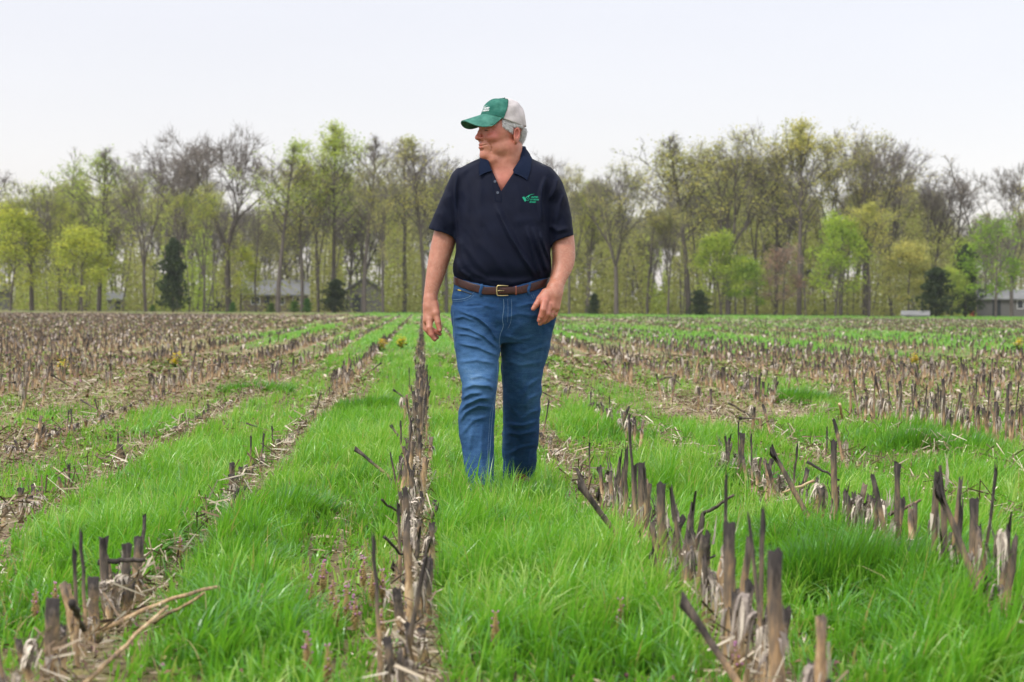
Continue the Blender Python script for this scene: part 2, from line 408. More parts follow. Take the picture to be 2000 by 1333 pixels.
# ---- low weeds: small leaves close to the soil, greens, browns and dull purple
def leafbits(n, y0, y1, size, zmax, which, seed, aspect=1.6, flat=.5):
    x, y = sample_area(n, y0, y1); lu, we, li = cover(x, y)
    d = {'weeds': we * 1.6, 'litter': li * 1.3}[which]
    keep = rng.random(n) < np.clip(d, .02, 1); x, y, we = x[keep], y[keep], we[keep]; n = len(x)
    s = size * rng.uniform(.5, 1.5, n) * np.maximum(1.0, y * .085); z = rng.random(n) ** 2 * zmax * (.5 + we)
    a = rng.random(n) * 2 * math.pi; el = rng.normal(0, flat, n)
    ux, uy, uz = np.cos(a) * np.cos(el), np.sin(a) * np.cos(el), np.sin(el)
    b = a + math.pi / 2; vx, vy, vz = np.cos(b) , np.sin(b), rng.normal(0, .4, n)
    l = s * aspect; V = []
    for p, q in ((-.5, 0), (0, -.5), (.5, 0), (0, .5)):
        V.append(np.stack([x + ux * l * p + vx * s * q, y + uy * l * p + vy * s * q, z + uz * l * p + vz * s * q + .006 + (.004 if p == 0 else 0)], 1))
    V = np.stack(V, 1).reshape(-1, 3); F = np.arange(n * 4).reshape(n, 4)
    t = np.clip(rng.random(n) * .65 + .35 * fbm(x, y, 1.1, 61), 0, 1)
    return V, F, np.repeat(t, 4)
def bits_mesh(name, sets):
    V = np.concatenate([s[0] for s in sets]); o = np.cumsum([0] + [len(s[0]) for s in sets]); F = np.concatenate([s[1] + k for s, k in zip(sets, o)])
    return new_mesh(name, V, F, {'tint': np.concatenate([s[2] for s in sets])}, False)
def rowbits(n):
    k = rng.integers(-4, 7, n); y = 4 + 16 * rng.random(n) ** 1.2; x = ROW0 + PITCH * k + rng.normal(0, .035, n); ok = in_view(x, y); x, y = x[ok], y[ok]; n = len(x)
    L = rng.uniform(.03, .12, n); w = rng.uniform(.003, .009, n); a = rng.random(n) * 6.28; el = rng.normal(.2, .6, n); z = rng.random(n) ** 1.6 * .13 + .01
    u = np.stack([np.cos(a) * np.cos(el), np.sin(a) * np.cos(el), np.sin(el)], 1); s = np.cross(u, rng.normal(size=(n, 3))); s /= np.linalg.norm(s, axis=1)[:, None]; P = np.stack([x, y, z], 1)
    V = np.stack([P - u * L[:, None] * .5 - s * w[:, None] * .3, P - u * L[:, None] * .5 + s * w[:, None] * .3, P + u * L[:, None] * .5 + s * w[:, None] * .5, P + u * L[:, None] * .5 - s * w[:, None] * .5], 1).reshape(-1, 3)
    return V, np.arange(n * 4).reshape(n, 4), np.repeat(np.clip(rng.random(n) * .9, 0, 1), 4)
wm = Mat('low_weeds', 0.7, 0.25); t_ = wm.attr('tint').outputs['Fac']
wm.color(wm.ramp(t_, [(0.1, (0.05, 0.10, 0.02)), (0.32, (0.11, 0.19, 0.03)), (0.5, (0.22, 0.27, 0.045)), (0.62, (0.20, 0.12, 0.06)), (0.76, (0.16, 0.075, 0.075)), (0.9, (0.24, 0.12, 0.17))]))
tag(obj('low_weeds', bits_mesh('low_weeds', [leafbits(60000, 4, 14, .011, .05, 'weeds', 1), leafbits(70000, 14, 34, .011, .06, 'weeds', 2), leafbits(50000, 34, 110, .010, .05, 'weeds', 3)]), wm.m), 'low green, brown and purplish weeds carpeting the poorer ground', 'weeds', kind='stuff')
lm = Mat('straw_litter', 0.85, 0.2); t_ = lm.attr('tint').outputs['Fac']
lm.color(lm.ramp(t_, [(0.1, (0.075, 0.05, 0.035)), (0.4, (0.24, 0.17, 0.11)), (0.65, (0.42, 0.34, 0.24)), (0.9, (0.62, 0.55, 0.44))]))
tag(obj('straw_litter', bits_mesh('straw_litter', [rowbits(15000), leafbits(26000, 4, 14, .011, .025, 'litter', 1, 7, .15), leafbits(30000, 14, 36, .011, .03, 'litter', 2, 6, .2), leafbits(30000, 36, 140, .010, .03, 'litter', 3, 4, .2)]), lm.m), 'pale broken straw and husk litter strewn over the bare soil', 'straw litter', kind='stuff')
# ================================================================== THE MAN
S = 419.0; MD = 9.28                         # photo pixels per metre where he stands
def mx(u, d=0.0): return ((np.asarray(u, float) - 1000) * (1 + d / MD) + 15) / S
def mz(v, d=0.0): return (380 - (np.asarray(v, float) - 595) * (1 + d / MD)) / S
_px = at_dist(985, 975, MD)
man = empty('person', (_px[0], _px[1], 0.0), YAW)
tag(man, 'man in green and grey cap, navy polo shirt and blue jeans walking through the grass', 'person')

class Field:
    """signed distance field on a regular grid, meshed by surface nets"""
    def __init__(s, lo, hi, h):
        s.lo = np.array(lo, float); s.h = h
        s.N = np.ceil((np.array(hi) - s.lo) / h).astype(int) + 1
        s.F = np.full(s.N, 0.05, np.float32)
    def box(s, lo, hi):
        a = np.clip(np.floor((np.array(lo) - s.lo) / s.h).astype(int), 0, s.N)
        b = np.clip(np.ceil((np.array(hi) - s.lo) / s.h).astype(int) + 1, 0, s.N)
        g = [(s.lo[i] + s.h * np.arange(a[i], b[i])).astype(np.float32) for i in range(3)]
        X, Y, Z = np.meshgrid(*g, indexing='ij', sparse=True)
        return (slice(a[0], b[0]), slice(a[1], b[1]), slice(a[2], b[2])), X, Y, Z
    def put(s, sl, d, k, mode='add'):
        A = s.F[sl]
        if mode == 'sub': d = -d
        if mode == 'add':
            if k > 0:
                h = np.clip(0.5 + 0.5 * (A - d) / k, 0, 1); s.F[sl] = A * (1 - h) + d * h - k * h * (1 - h)
            else: s.F[sl] = np.minimum(A, d)
        else:
            if k > 0:
                h = np.clip(0.5 - 0.5 * (A - d) / k, 0, 1); s.F[sl] = A * (1 - h) + d * h + k * h * (1 - h)
            else: s.F[sl] = np.maximum(A, d)
    def ell(s, c, r, k=0.01, mode='add', rot=None):
        c = np.array(c, float); r = np.array(r, float); m = max(r) + 0.05
        sl, X, Y, Z = s.box(c - m, c + m)
        x, y, z = X - c[0], Y - c[1], Z - c[2]
        if rot is not None:
            q = np.array(rot.transposed() if hasattr(rot, 'transposed') else np.array(rot).T)
            x, y, z = q[0][0] * x + q[0][1] * y + q[0][2] * z, q[1][0] * x + q[1][1] * y + q[1][2] * z, q[2][0] * x + q[2][1] * y + q[2][2] * z
        k0 = np.sqrt((x / r[0]) ** 2 + (y / r[1]) ** 2 + (z / r[2]) ** 2)
        k1 = np.sqrt((x / r[0] ** 2) ** 2 + (y / r[1] ** 2) ** 2 + (z / r[2] ** 2) ** 2) + 1e-6
        s.put(sl, k0 * (k0 - 1) / k1, k, mode)
    def cap(s, a, b, ra, rb, k=0.01, mode='add'):
        a = np.array(a, float); b = np.array(b, float); m = max(ra, rb) + 0.05
        sl, X, Y, Z = s.box(np.minimum(a, b) - m, np.maximum(a, b) + m)
        ab = b - a; L2 = max(float(ab @ ab), 1e-9)
        t = np.clip(((X - a[0]) * ab[0] + (Y - a[1]) * ab[1] + (Z - a[2]) * ab[2]) / L2, 0, 1)
        d = np.sqrt((X - a[0] - t * ab[0]) ** 2 + (Y - a[1] - t * ab[1]) ** 2 + (Z - a[2] - t * ab[2]) ** 2) - (ra + (rb - ra) * t)
        s.put(sl, d, k, mode)
    def stack_d(s, rows, zlim, grow=0.0, sm=0.02):
        """rows: (z, cx, cy, a, b, n)"""
        rows = np.array(sorted(rows), float)
        m = 0.05
        lo = ((rows[:, 1] - rows[:, 3]).min() - m, (rows[:, 2] - rows[:, 4]).min() - m, zlim[0] - m)
        hi = ((rows[:, 1] + rows[:, 3]).max() + m, (rows[:, 2] + rows[:, 4]).max() + m, zlim[1] + m)
        sl, X, Y, Z = s.box(lo, hi)
        z = Z.ravel()
        zz = np.arange(z.min() - 0.1, z.max() + 0.1, 0.004)
        P = []
        kk = np.exp(-0.5 * (np.arange(-15, 16) * 0.004 / sm) ** 2); kk /= kk.sum()
        for c in range(1, 6):
            v = np.interp(zz, rows[:, 0], rows[:, c]); v = np.convolve(np.pad(v, 15, mode='edge'), kk, 'valid')
            P.append(np.interp(z, zz, v).astype(np.float32)[None, None, :])
        cx, cy, a, b, n = P
        a = a + grow; b = b + grow
        q = (np.abs((X - cx) / a) ** n + np.abs((Y - cy) / b) ** n) ** (1 / n)
        d = (q - 1) * np.minimum(a, b)
        return sl, X, Y, Z, d
    def stack(s, rows, zlim, k=0.01, sm=0.02):
        sl, X, Y, Z, d = s.stack_d(rows, zlim, 0, sm)
        d = np.maximum(d, np.maximum(zlim[0] - Z, Z - zlim[1]))
        s.put(sl, d, k)
    def mesh(s, name, smooth_it=1):
        F = s.F; sg = F < 0
        N = s.N
        c = sg[:-1, :-1, :-1].astype(np.uint8)
        tot = np.zeros(N - 1, np.uint8)
        for dx in (0, 1):
            for dy in (0, 1):
                for dz in (0, 1):
                    tot += sg[dx:N[0] - 1 + dx, dy:N[1] - 1 + dy, dz:N[2] - 1 + dz]
        act = np.argwhere((tot > 0) & (tot < 8))
        idx = np.full(N - 1, -1, np.int32); idx[tuple(act.T)] = np.arange(len(act))
        P = np.zeros((len(act), 3)); W = np.zeros(len(act))
        corners = [(0, 0, 0), (1, 0, 0), (0, 1, 0), (1, 1, 0), (0, 0, 1), (1, 0, 1), (0, 1, 1), (1, 1, 1)]
        vals = [F[act[:, 0] + a, act[:, 1] + b, act[:, 2] + c] for a, b, c in corners]
        for i in range(8):
            for j in range(i + 1, 8):
                if sum(abs(corners[i][q] - corners[j][q]) for q in range(3)) != 1: continue
                vi, vj = vals[i], vals[j]; m = (vi < 0) != (vj < 0)
                t = np.where(m, vi / np.where(m, vi - vj, 1), 0)
                ci = np.array(corners[i]); cj = np.array(corners[j])
                P += np.where(m[:, None], ci + t[:, None] * (cj - ci), 0); W += m
        V = s.lo + (act + P / W[:, None]) * s.h
        Q = []
        for ax in range(3):
            o = [q for q in range(3) if q != ax]
            A = sg.take(range(0, N[ax] - 1), ax); B = sg.take(range(1, N[ax]), ax)
            e = np.argwhere(A != B)
            ok = (e[:, o[0]] > 0) & (e[:, o[1]] > 0) & (e[:, o[0]] < N[o[0]] - 1) & (e[:, o[1]] < N[o[1]] - 1)
            e = e[ok]; ins = A[tuple(e.T)]
            def g(d0, d1):
                k = e.copy(); k[:, o[0]] += d0; k[:, o[1]] += d1; return idx[tuple(k.T)]
            q = np.stack([g(-1, -1), g(0, -1), g(0, 0), g(-1, 0)], 1)
            flip = ins if ax != 1 else ~ins
            q[~flip] = q[~flip][:, ::-1]
            Q.append(q)
        Q = np.concatenate(Q)
        for _ in range(smooth_it):           # light Laplacian relax
            acc = np.zeros_like(V); cnt = np.zeros(len(V))
            for a in range(4):
                for b in (1, 3):
                    np.add.at(acc, Q[:, a], V[Q[:, (a + b) % 4]]); np.add.at(cnt, Q[:, a], 1)
            V = 0.5 * V + 0.5 * acc / np.maximum(cnt, 1)[:, None]
        return V, Q

def folds(X, Z, lines):
    """sum of ridge heights; lines: (points [(u,v)..] in photo pixels, width px, height m)"""
    x = X.ravel(); z = Z.ravel(); gx, gz = np.meshgrid(x, z, indexing='ij')
    H = np.zeros_like(gx)
    for pts, w, amp in lines:
        p = np.array([(mx(u), mz(v)) for u, v in pts]); w = w / S
        best = np.full(gx.shape, 9.0); tt = np.zeros(gx.shape)
        n = len(p) - 1
        for i in range(n):
            a, b = p[i], p[i + 1]; ab = b - a; L = ab @ ab
            t = np.clip(((gx - a[0]) * ab[0] + (gz - a[1]) * ab[1]) / L, 0, 1)
            d = np.hypot(gx - a[0] - t * ab[0], gz - a[1] - t * ab[1])
            m = d < best; best[m] = d[m]; tt[m] = ((i + t) / n)[m]
        H += amp * np.exp(-(best / w) ** 2) * np.clip(np.sin(np.clip(tt, 0.02, 0.98) * math.pi) * 1.6, 0, 1)
    return H[:, None, :].astype(np.float32)

# ---- body: torso core, neck, arms, hands and head in one surface
def srow(v, l, r, cy, b, n=2.1): return (float(mz(v, cy)), float(mx((l + r) / 2, cy)), cy, (r - l) / 2 / S * (1 + cy / MD), b, n)
B = Field((-0.42, -0.27, 0.70), (0.36, 0.24, 1.87), 0.0023)
# arm on the photo's left
armL = [srow(425, 850, 890, 0.012, .055), srow(456, 844, 891, 0.01, .057), srow(470, 840.5, 889, 0.005, .056), srow(498, 835, 879.5, -0.005, .054),
        srow(518, 832, 873, -0.015, .05), srow(538, 829.5, 867, -0.025, .046), srow(557, 827.5, 859.5, -0.038, .038), srow(577, 825, 851.5, -0.05, .029), srow(590, 825.5, 851, -0.055, .026)]
B.stack(armL, (mz(594), mz(430)), 0.012); B.cap((mx(898), .01, mz(378)), (mx(871), .012, mz(440)), .040, .046, .02)
armR = [srow(430, 1074, 1110, 0.0, .055), srow(460, 1071, 1117.5, -0.02, .058), srow(480, 1073, 1119.5, -0.035, .057), srow(498, 1075.5, 1120.5, -0.05, .056),
        srow(510, 1075.5, 1119.5, -0.06, .053), srow(522, 1074.5, 1117, -0.075, .05), srow(539, 1072, 1108, -0.10, .044), srow(553, 1067.5, 1099.5, -0.125, .036), srow(566, 1064, 1096, -0.145, .030)]
B.stack(armR, (mz(570), mz(438)), 0.012); B.cap((mx(1064), .01, mz(376)), (mx(1091), .0, mz(446)), .040, .044, .02)
# torso core below the neck opening, shoulders
B.ell((mx(975), 0.0, mz(440)), (.19, .10, .24), 0.02)
B.ell((mx(978), -0.01, mz(358)), (.17, .085, .075), 0.03)
B.ell((mx(900), 0.01, mz(376)), (.04, .05, .05), 0.03); B.ell((mx(1062), 0.01, mz(374)), (.04, .05, .05), 0.03)
# neck
B.cap((mx(984), -0.002, mz(372)), (mx(986), 0.008, mz(288)), .080, .071, 0.03)
B.cap((mx(967), -0.05, mz(352)), (mx(995), -0.035, mz(288)), .022, .024, 0.03)       # strained neck muscle towards the ear
B.cap((mx(970), -0.030, mz(338)), (mx(960), -0.06, mz(314)), .032, .030, 0.03)      # loose skin under the chin
B.ell((mx(973), -0.085, mz(365)), (.035, .012, .03), 0.02)

# head, in its own frame: -Y is where the face points, +X the side of the visible ear
PSI = R(60)
HC = np.array((float(mx(977)), -0.005, float(mz(262))))
Rh = np.array(Matrix.Rotation(-PSI, 3, 'Z') @ Matrix.Rotation(R(2.6), 3, 'X'))
def hp(p): return HC + Rh @ np.array(p, float)
def hell(c, r, k=0.01, mode='add', rx=0, rz=0):
    q = Rh @ np.array(Matrix.Rotation(rz, 3, 'Z') @ Matrix.Rotation(rx, 3, 'X')); B.ell(hp(c), r, k, mode, q)
def hcap(a, b, ra, rb, k=0.006, mode='add'): B.cap(hp(a), hp(b), ra, rb, k, mode)
hell((0, .008, .030), (.080, .104, .100), 0.0)
hell((0, -.040, -.015), (.068, .074, .080), 0.03)
hell((0, -.036, -.078), (.060, .062, .042), 0.025)
for s in (-1, 1):
    hell((s * .050, -.006, -.066), (.028, .042, .040), 0.02)            # jaw corner
    hell((s * .046, -.050, -.070), (.020, .030, .026), 0.02)            # jowl
    hell((s * .040, -.078, -.022), (.026, .030, .022), 0.012)           # cheek
    hcap((s * .010, -.108, .036), (s * .052, -.084, .040), .013, .012, .012)   # brow
    hell((s * .033, -.117, .018), (.018, .016, .013), 0.007, 'sub')     # eye socket
    hell((s * .034, -.0915, .016), (.0165, .0155, .0125), 0.003)        # lids over the eyeball
    hcap((s * .020, -.1050, .0245), (s * .050, -.090, .0215), .0032, .0032, .003)   # upper lid fold
    hcap((s * .022, -.1025, .0045), (s * .046, -.0930, .0040), .0038, .0038, .004)   # bag under the eye
hell((0, -.076, -.057), (.047, .045, .040), 0.014)                      # mouth region
hell((0, -.0955, -.100), (.034, .025, .023), 0.02)                      # chin
hcap((0, -.104, .030), (0, -.120, .004), .0105, .0095, .012)            # nose bridge
hcap((0, -.120, .004), (0, -.1335, -.017), .0095, .0115, .006)
hell((0, -.1325, -.0195), (.0125, .0125, .0105), 0.005)                 # tip
for s in (-1, 1):
    hell((s * .0140, -.1180, -.0235), (.0078, .0120, .0092), 0.004)     # wings
    hell((s * .0075, -.1250, -.0320), (.0042, .0066, .0040), 0.002, 'sub')
def surf(x, z):
    """forward-most skin point of the head at (x, z), head frame"""
    last = None
    for y in np.arange(-.160, -.02, .0007):
        q = (hp((x, y, z)) - B.lo) / B.h; i0 = np.floor(q).astype(int); t = q - i0; v = 0
        for a in (0, 1):
            for b in (0, 1):
                for c in (0, 1): v += B.F[i0[0] + a, i0[1] + b, i0[2] + c] * (t[0] if a else 1 - t[0]) * (t[1] if b else 1 - t[1]) * (t[2] if c else 1 - t[2])
        if v < 0: return y
    return -.05
def groove(pts, r, k=.002, depth=.25):
    P3 = [(x, surf(x, z) + r * depth, z) for x, z in pts]
    for p, q in zip(P3, P3[1:]): hcap(p, q, r, r, k, 'sub')
def ridge(pts, r, k=.005, depth=.4):
    P3 = [(x, surf(x, z) + r * depth, z) for x, z in pts]
    for p, q in zip(P3, P3[1:]): hcap(p, q, r, r, k)
ridge([(-.018, -.0520), (0, -.0510), (.018, -.0520)], .0042, .006)
ridge([(-.016, -.0625), (0, -.0632), (.016, -.0625)], .0058, .006)
mouth = [(0, -.0568), (.010, -.0566), (.020, -.0560), (.029, -.0548), (.037, -.0530), (.041, -.0510)]
groove(mouth, .0026, .0012, .15); groove([(-x, z) for x, z in mouth], .0026, .0012, .15)
for s in (-1, 1):
    groove([(s * .021, -.026), (s * .030, -.034), (s * .039, -.044), (s * .0445, -.055), (s * .046, -.068)], .0028, .006, .1)  # smile fold
    groove([(s * .046, -.068), (s * .044, -.084)], .0020, .006, .3)
    groove([(s * .052, .017), (s * .060, .010)], .0014, .003, .2); groove([(s * .052, .021), (s * .062, .020)], .0014, .003, .2)   # crow's feet
groove([(-.013, -.0765), (.013, -.0765)], .0038, .008, .0)
# ears
for s in (-1, 1):
    ra = np.array(Matrix.Rotation(s * R(24), 3, 'Z') @ Matrix.Rotation(R(-16), 3, 'X'))
    q = Rh @ ra; c = np.array((s * .084, .028, -.012))
    B.ell(hp(c), (.0085, .0225, .0400), .006, 'add', q)
    B.ell(hp(c + (s * .0085, -.005, .006)), (.0105, .0120, .0205), .003, 'sub', q)
    B.ell(hp(c + (s * .0015, -.013, -.004)), (.0060, .0045, .0070), .003, 'add', q)   # tragus
    B.ell(hp(c + (s * -.002, -.006, -.030)), (.0080, .0100, .0120), .005, 'add', q)   # lobe

def pc(u, v, d): return (float(mx(u, d)), d, float(mz(v, d)))
def px(r): return r / S
# hand on the photo's left (his right hand, back of the hand to us)
B.cap(pc(838.5, 586, -.055), pc(839, 600, -.062), px(12.5), px(13), .012)
B.cap(pc(833, 600, -.060), pc(832, 626, -.070), px(8.5), px(8.5), .014)
B.cap(pc(843, 600, -.064), pc(838, 624, -.078), px(9.5), px(8.5), .014)
B.cap(pc(846, 596, -.066), pc(849, 612, -.085), px(8), px(8.3), .012)        # thumb root
B.cap(pc(849.5, 612, -.085), pc(853.5, 630, -.097), px(6.8), px(5.9), .006)
B.cap(pc(853.5, 630, -.097), pc(856.5, 645, -.100), px(5.7), px(4.9), .004)
for pts, rr in (([(837, 625, -.083), (836.8, 641, -.100), (841, 654, -.104), (847, 663, -.100)], (6.6, 6.0, 5.3, 4.5)),
                ([(834, 626, -.066), (838, 642, -.080), (848, 648, -.083), (857, 652.5, -.080)], (6.2, 5.6, 5.0, 4.2)),
                ([(831, 626, -.050), (833, 645, -.058), (843, 655, -.062), (851.5, 659.5, -.062)], (6.0, 5.4, 4.8, 4.1)),
                ([(828.5, 625, -.036), (829, 642, -.040), (836, 651, -.045), (842, 655, -.045)], (5.2, 4.8, 4.3, 3.8))):
    for i in range(3): B.cap(pc(*pts[i]), pc(*pts[i + 1]), px(rr[i]), px(rr[i + 1]), .0035)
for k, (u, v, d) in enumerate(((838, 623, -.088), (833, 624, -.076))): B.ell(pc(u, v, d), (.012, .009, .010), .006)
# hand on the photo's right (his left hand), hanging forward, fingers pointing down to the left
B.cap(pc(1080, 562, -.145), pc(1076, 574, -.160), px(15), px(14.5), .012)
B.cap(pc(1066, 572, -.172), pc(1061, 588, -.195), px(10), px(9), .014)
B.cap(pc(1080, 572, -.160), pc(1075, 598, -.180), px(12), px(9), .016)
B.cap(pc(1086, 574, -.150), pc(1083, 600, -.165), px(9.5), px(8), .014)
B.cap(pc(1062, 572, -.170), pc(1052, 583, -.190), px(8.5), px(7.2), .010)       # thumb
B.cap(pc(1052, 583, -.190), pc(1045, 594, -.200), px(6.4), px(5.8), .004)
B.cap(pc(1045, 594, -.200), pc(1039, 602, -.203), px(5.6), px(4.4), .003)
for pts, rr in (([(1061, 588, -.205), (1058, 604, -.222), (1054, 617, -.218), (1050.5, 625, -.210)], (7.0, 6.2, 5.4, 4.4)),
                ([(1070, 594, -.192), (1066.5, 612, -.208), (1059, 624, -.202), (1052.5, 631, -.196)], (6.6, 6.0, 5.2, 4.3)),
                ([(1078, 599, -.176), (1073.5, 616, -.186), (1066.5, 624, -.180), (1060.5, 628.5, -.172)], (6.2, 5.6, 5.0, 4.2)),
                ([(1084.5, 601, -.158), (1081, 613, -.164), (1075, 619, -.160), (1069, 622.5, -.154)], (5.6, 5.0, 4.5, 3.8))):
    for i in range(3): B.cap(pc(*pts[i]), pc(*pts[i + 1]), px(rr[i]), px(rr[i + 1]), .0035)
for u, v, d in ((1060, 587, -.209), (1069.5, 593, -.196), (1078, 598, -.182), (1085, 600, -.166)): B.ell(pc(u, v, d), (.011, .009, .009), .006)
V, Q = B.mesh('body')
# skin regions kept as an attribute: redness of nose, cheeks, ears, hands; stubble; sun-tanned neck
red = np.zeros(len(V)); dark = np.zeros(len(V))
def blob(c, r): return np.exp(-(((V - np.array(c)) / r) ** 2).sum(1))
for c, r, a in (((0, -.13, -.018), .026, 1.0), ((.048, -.080, -.010), .032, 1.1), ((-.045, -.085, -.018), .034, .8), ((.09, .03, 0), .04, .8), ((.008, -.122, -.0515), .010, .4), ((.008, -.121, -.063), .010, .6), ((.075, .0, -.06), .03, .25),
                ((0, -.10, -.105), .03, .35), ((.05, -.05, .03), .03, .4)):
    red += a * blob(hp(c), r)
for c, r, a in ((pc(841, 655, -.09), .035, .6), (pc(856, 645, -.1), .03, .5), (pc(1055, 620, -.21), .05, .6), (pc(1060, 588, -.2), .04, .5), (pc(975, 355, -.1), .08, .5)):
    red += a * blob(c, r)
me = new_mesh('body', V, Q, {'red': np.clip(red, 0, 1.3)})
skin = Mat('skin', 0.46, 0.5)
vec = skin.coords()
n1 = skin.noise(vec, 45, 4); n2 = skin.noise(vec, 190, 3)
base = skin.mix(skin.rng(n1, 0.2, 0.85), (0.35, 0.130, 0.078), (0.50, 0.222, 0.145))
base = skin.mix(skin.math('MULTIPLY', skin.attr('red').outputs['Fac'], 0.75, True), base, (0.46, 0.10, 0.075))
spots = skin.rng(skin.noise(vec, 320, 2), 0.66, 0.74)
base = skin.mix(skin.math('MULTIPLY', spots, 0.2), base, (0.22, 0.08, 0.045))
skin.color(base); skin.bump(n2, 0.35, 0.002)
skin.b.inputs['Subsurface Weight'].default_value = 0.12
skin.b.inputs['Subsurface Radius'].default_value = (0.012, 0.004, 0.002)
body = obj('body', me, skin.m, man)
bvh_body = BVHTree.FromPolygons([tuple(v) for v in V], [tuple(int(i) for i in f) for f in Q])

def interp3(pts, m):
    pts = np.array(pts, float); k = np.linspace(0, len(pts) - 1, m); i = np.clip(k.astype(int), 0, len(pts) - 2); t = (k - i)[:, None]
    p0 = pts[np.clip(i - 1, 0, None)]; p1 = pts[i]; p2 = pts[i + 1]; p3 = pts[np.clip(i + 2, None, len(pts) - 1)]
    return 0.5 * (2 * p1 + (p2 - p0) * t + (2 * p0 - 5 * p1 + 4 * p2 - p3) * t ** 2 + (3 * p1 - p0 - 3 * p2 + p3) * t ** 3)

def front_hit(bvh, u, v, back=False):
    """first surface point met from the front at photo position (u,v), in the man's frame"""
    x, z = float(mx(u)), float(mz(v))
    o, d = ((x, 1.0, z), (0, -1, 0)) if back else ((x, -1.0, z), (0, 1, 0))
    h = bvh.ray_cast(Vector(o), Vector(d))
    return (np.array(h[0]), np.array(h[1])) if h[0] is not None else (None, None)

def cling(bvh, pts, off=0.001, step=3):
    if len(pts) > 2: pts = [tuple(q) for q in interp3(pts, len(pts) * 4)]
    """a line lying on a surface: photo points -> man's frame"""
    out = []
    for (a, b) in zip(pts[:-1], pts[1:]):
        n = max(2, int(math.hypot(b[0] - a[0], b[1] - a[1]) / step))
        for t in np.linspace(0, 1, n, endpoint=False): out.append((a[0] + (b[0] - a[0]) * t, a[1] + (b[1] - a[1]) * t))
    out.append(pts[-1]); res = []
    for u, v in out:
        p, nn = front_hit(bvh, u, v)
        if p is not None: res.append(p + nn * off)
    return res

def text_mesh(txt, size, shear=0.2, extr=0.0, space=0.95):
    c = bpy.data.curves.new('lettering', 'FONT'); c.body = txt; c.size = size; c.shear = shear
    c.align_x = 'LEFT'; c.space_character = space; c.offset = size * 0.03; c.resolution_u = 2
    o = bpy.data.objects.new('lettering', c); COL.objects.link(o)
    bpy.context.view_layer.update()
    m = bpy.data.meshes.new_from_object(o.evaluated_get(bpy.context.evaluated_depsgraph_get()))
    V = np.array([tuple(v.co) for v in m.vertices]); F = [tuple(p.vertices) for p in m.polygons]
    bpy.data.objects.remove(o); bpy.data.curves.remove(c); bpy.data.meshes.remove(m)
    return V, F
def plane_below(u0, v0, u1, v1, d=0.0):
    """signed height under the slanted line through two photo points (positive below it)"""
    a = np.array((float(mx(u0, d)), float(mz(v0, d)))); b = np.array((float(mx(u1, d)), float(mz(v1, d))))
    t = (b - a) / np.linalg.norm(b - a); n = np.array((t[1], -t[0]))
    if n[1] > 0: n = -n
    return a, n

# ---- polo shirt
P = Field((-0.40, -0.26, float(mz(580))), (0.34, 0.22, float(mz(292))), 0.0034)
torso = [srow(302, 950, 1019, .02, .06, 2.2), srow(309, 938, 1031, .015, .075, 2.2), srow(318, 913, 1052, .01, .085, 2.3), srow(328, 897, 1068, .005, .10, 2.4), srow(340, 886, 1080, 0, .11, 2.5),
         srow(360, 880, 1084, -.005, .122, 2.6), srow(390, 883, 1078, -.015, .135, 2.6), srow(420, 887, 1074, -.025, .145, 2.5), srow(460, 889, 1073, -.035, .155, 2.3),
         srow(500, 886.5, 1071.5, -.04, .162, 2.2), srow(520, 882.5, 1074, -.04, .162, 2.2), srow(534, 884, 1074, -.037, .155, 2.2), srow(547, 889, 1069, -.03, .145, 2.2), srow(575, 893, 1064, -.03, .14, 2.2)]
slL = [srow(324, 896, 906, 0, .03), srow(332, 887.5, 910, .0, .055), srow(342, 879, 912, .0, .075), srow(352, 874, 912, .0, .085), srow(374, 864.5, 910, 0, .086), srow(407, 850, 900, .005, .086), srow(447, 833, 894, .005, .083), srow(480, 820, 892, 0, .082)]
slR = [srow(321, 1054, 1062, 0, .03), srow(329, 1054, 1072, .0, .055), srow(339, 1054, 1081.5, .0, .075), srow(354, 1054, 1094.5, 0, .085), srow(383, 1058, 1103.5, -.005, .086), srow(424, 1063, 1112.5, -.015, .084), srow(458, 1068, 1116, -.025, .080), srow(485, 1069, 1117.5, -.03, .078)]
sl_, X, Y, Z, d = P.stack_d(torso, (float(mz(575)), float(mz(304))), 0, 0.014)
d = np.maximum(d, float(mz(578)) - Z)
P.put(sl_, d, 0)
for rows, line, vcut in ((slL, (834, 447, 892, 469), 331), (slR, (1115.5, 458, 1071, 476), 328)):
    a, n = plane_below(*line)
    sl_, X, Y, Z, d = P.stack_d(rows, (float(mz(485)), float(mz(vcut))), 0, 0.012)
    d = np.maximum(d, Z - float(mz(vcut)))
    d = np.maximum(d, (X - a[0]) * n[0] + (Z - a[1]) * n[1])
    P.put(sl_, d, 0.022)
for rows, line in ((slL, (834, 447, 892, 469)), (slR, (1115.5, 458, 1071, 476))):      # open sleeves
    a, n = plane_below(*line)
    sl_, X, Y, Z, d = P.stack_d(rows, (float(mz(485)), float(mz(425))), -0.011, 0.012)
    near = (X - a[0]) * n[0] + (Z - a[1]) * n[1]
    P.put(sl_, np.maximum(d, -near - 0.05), 0, 'sub')
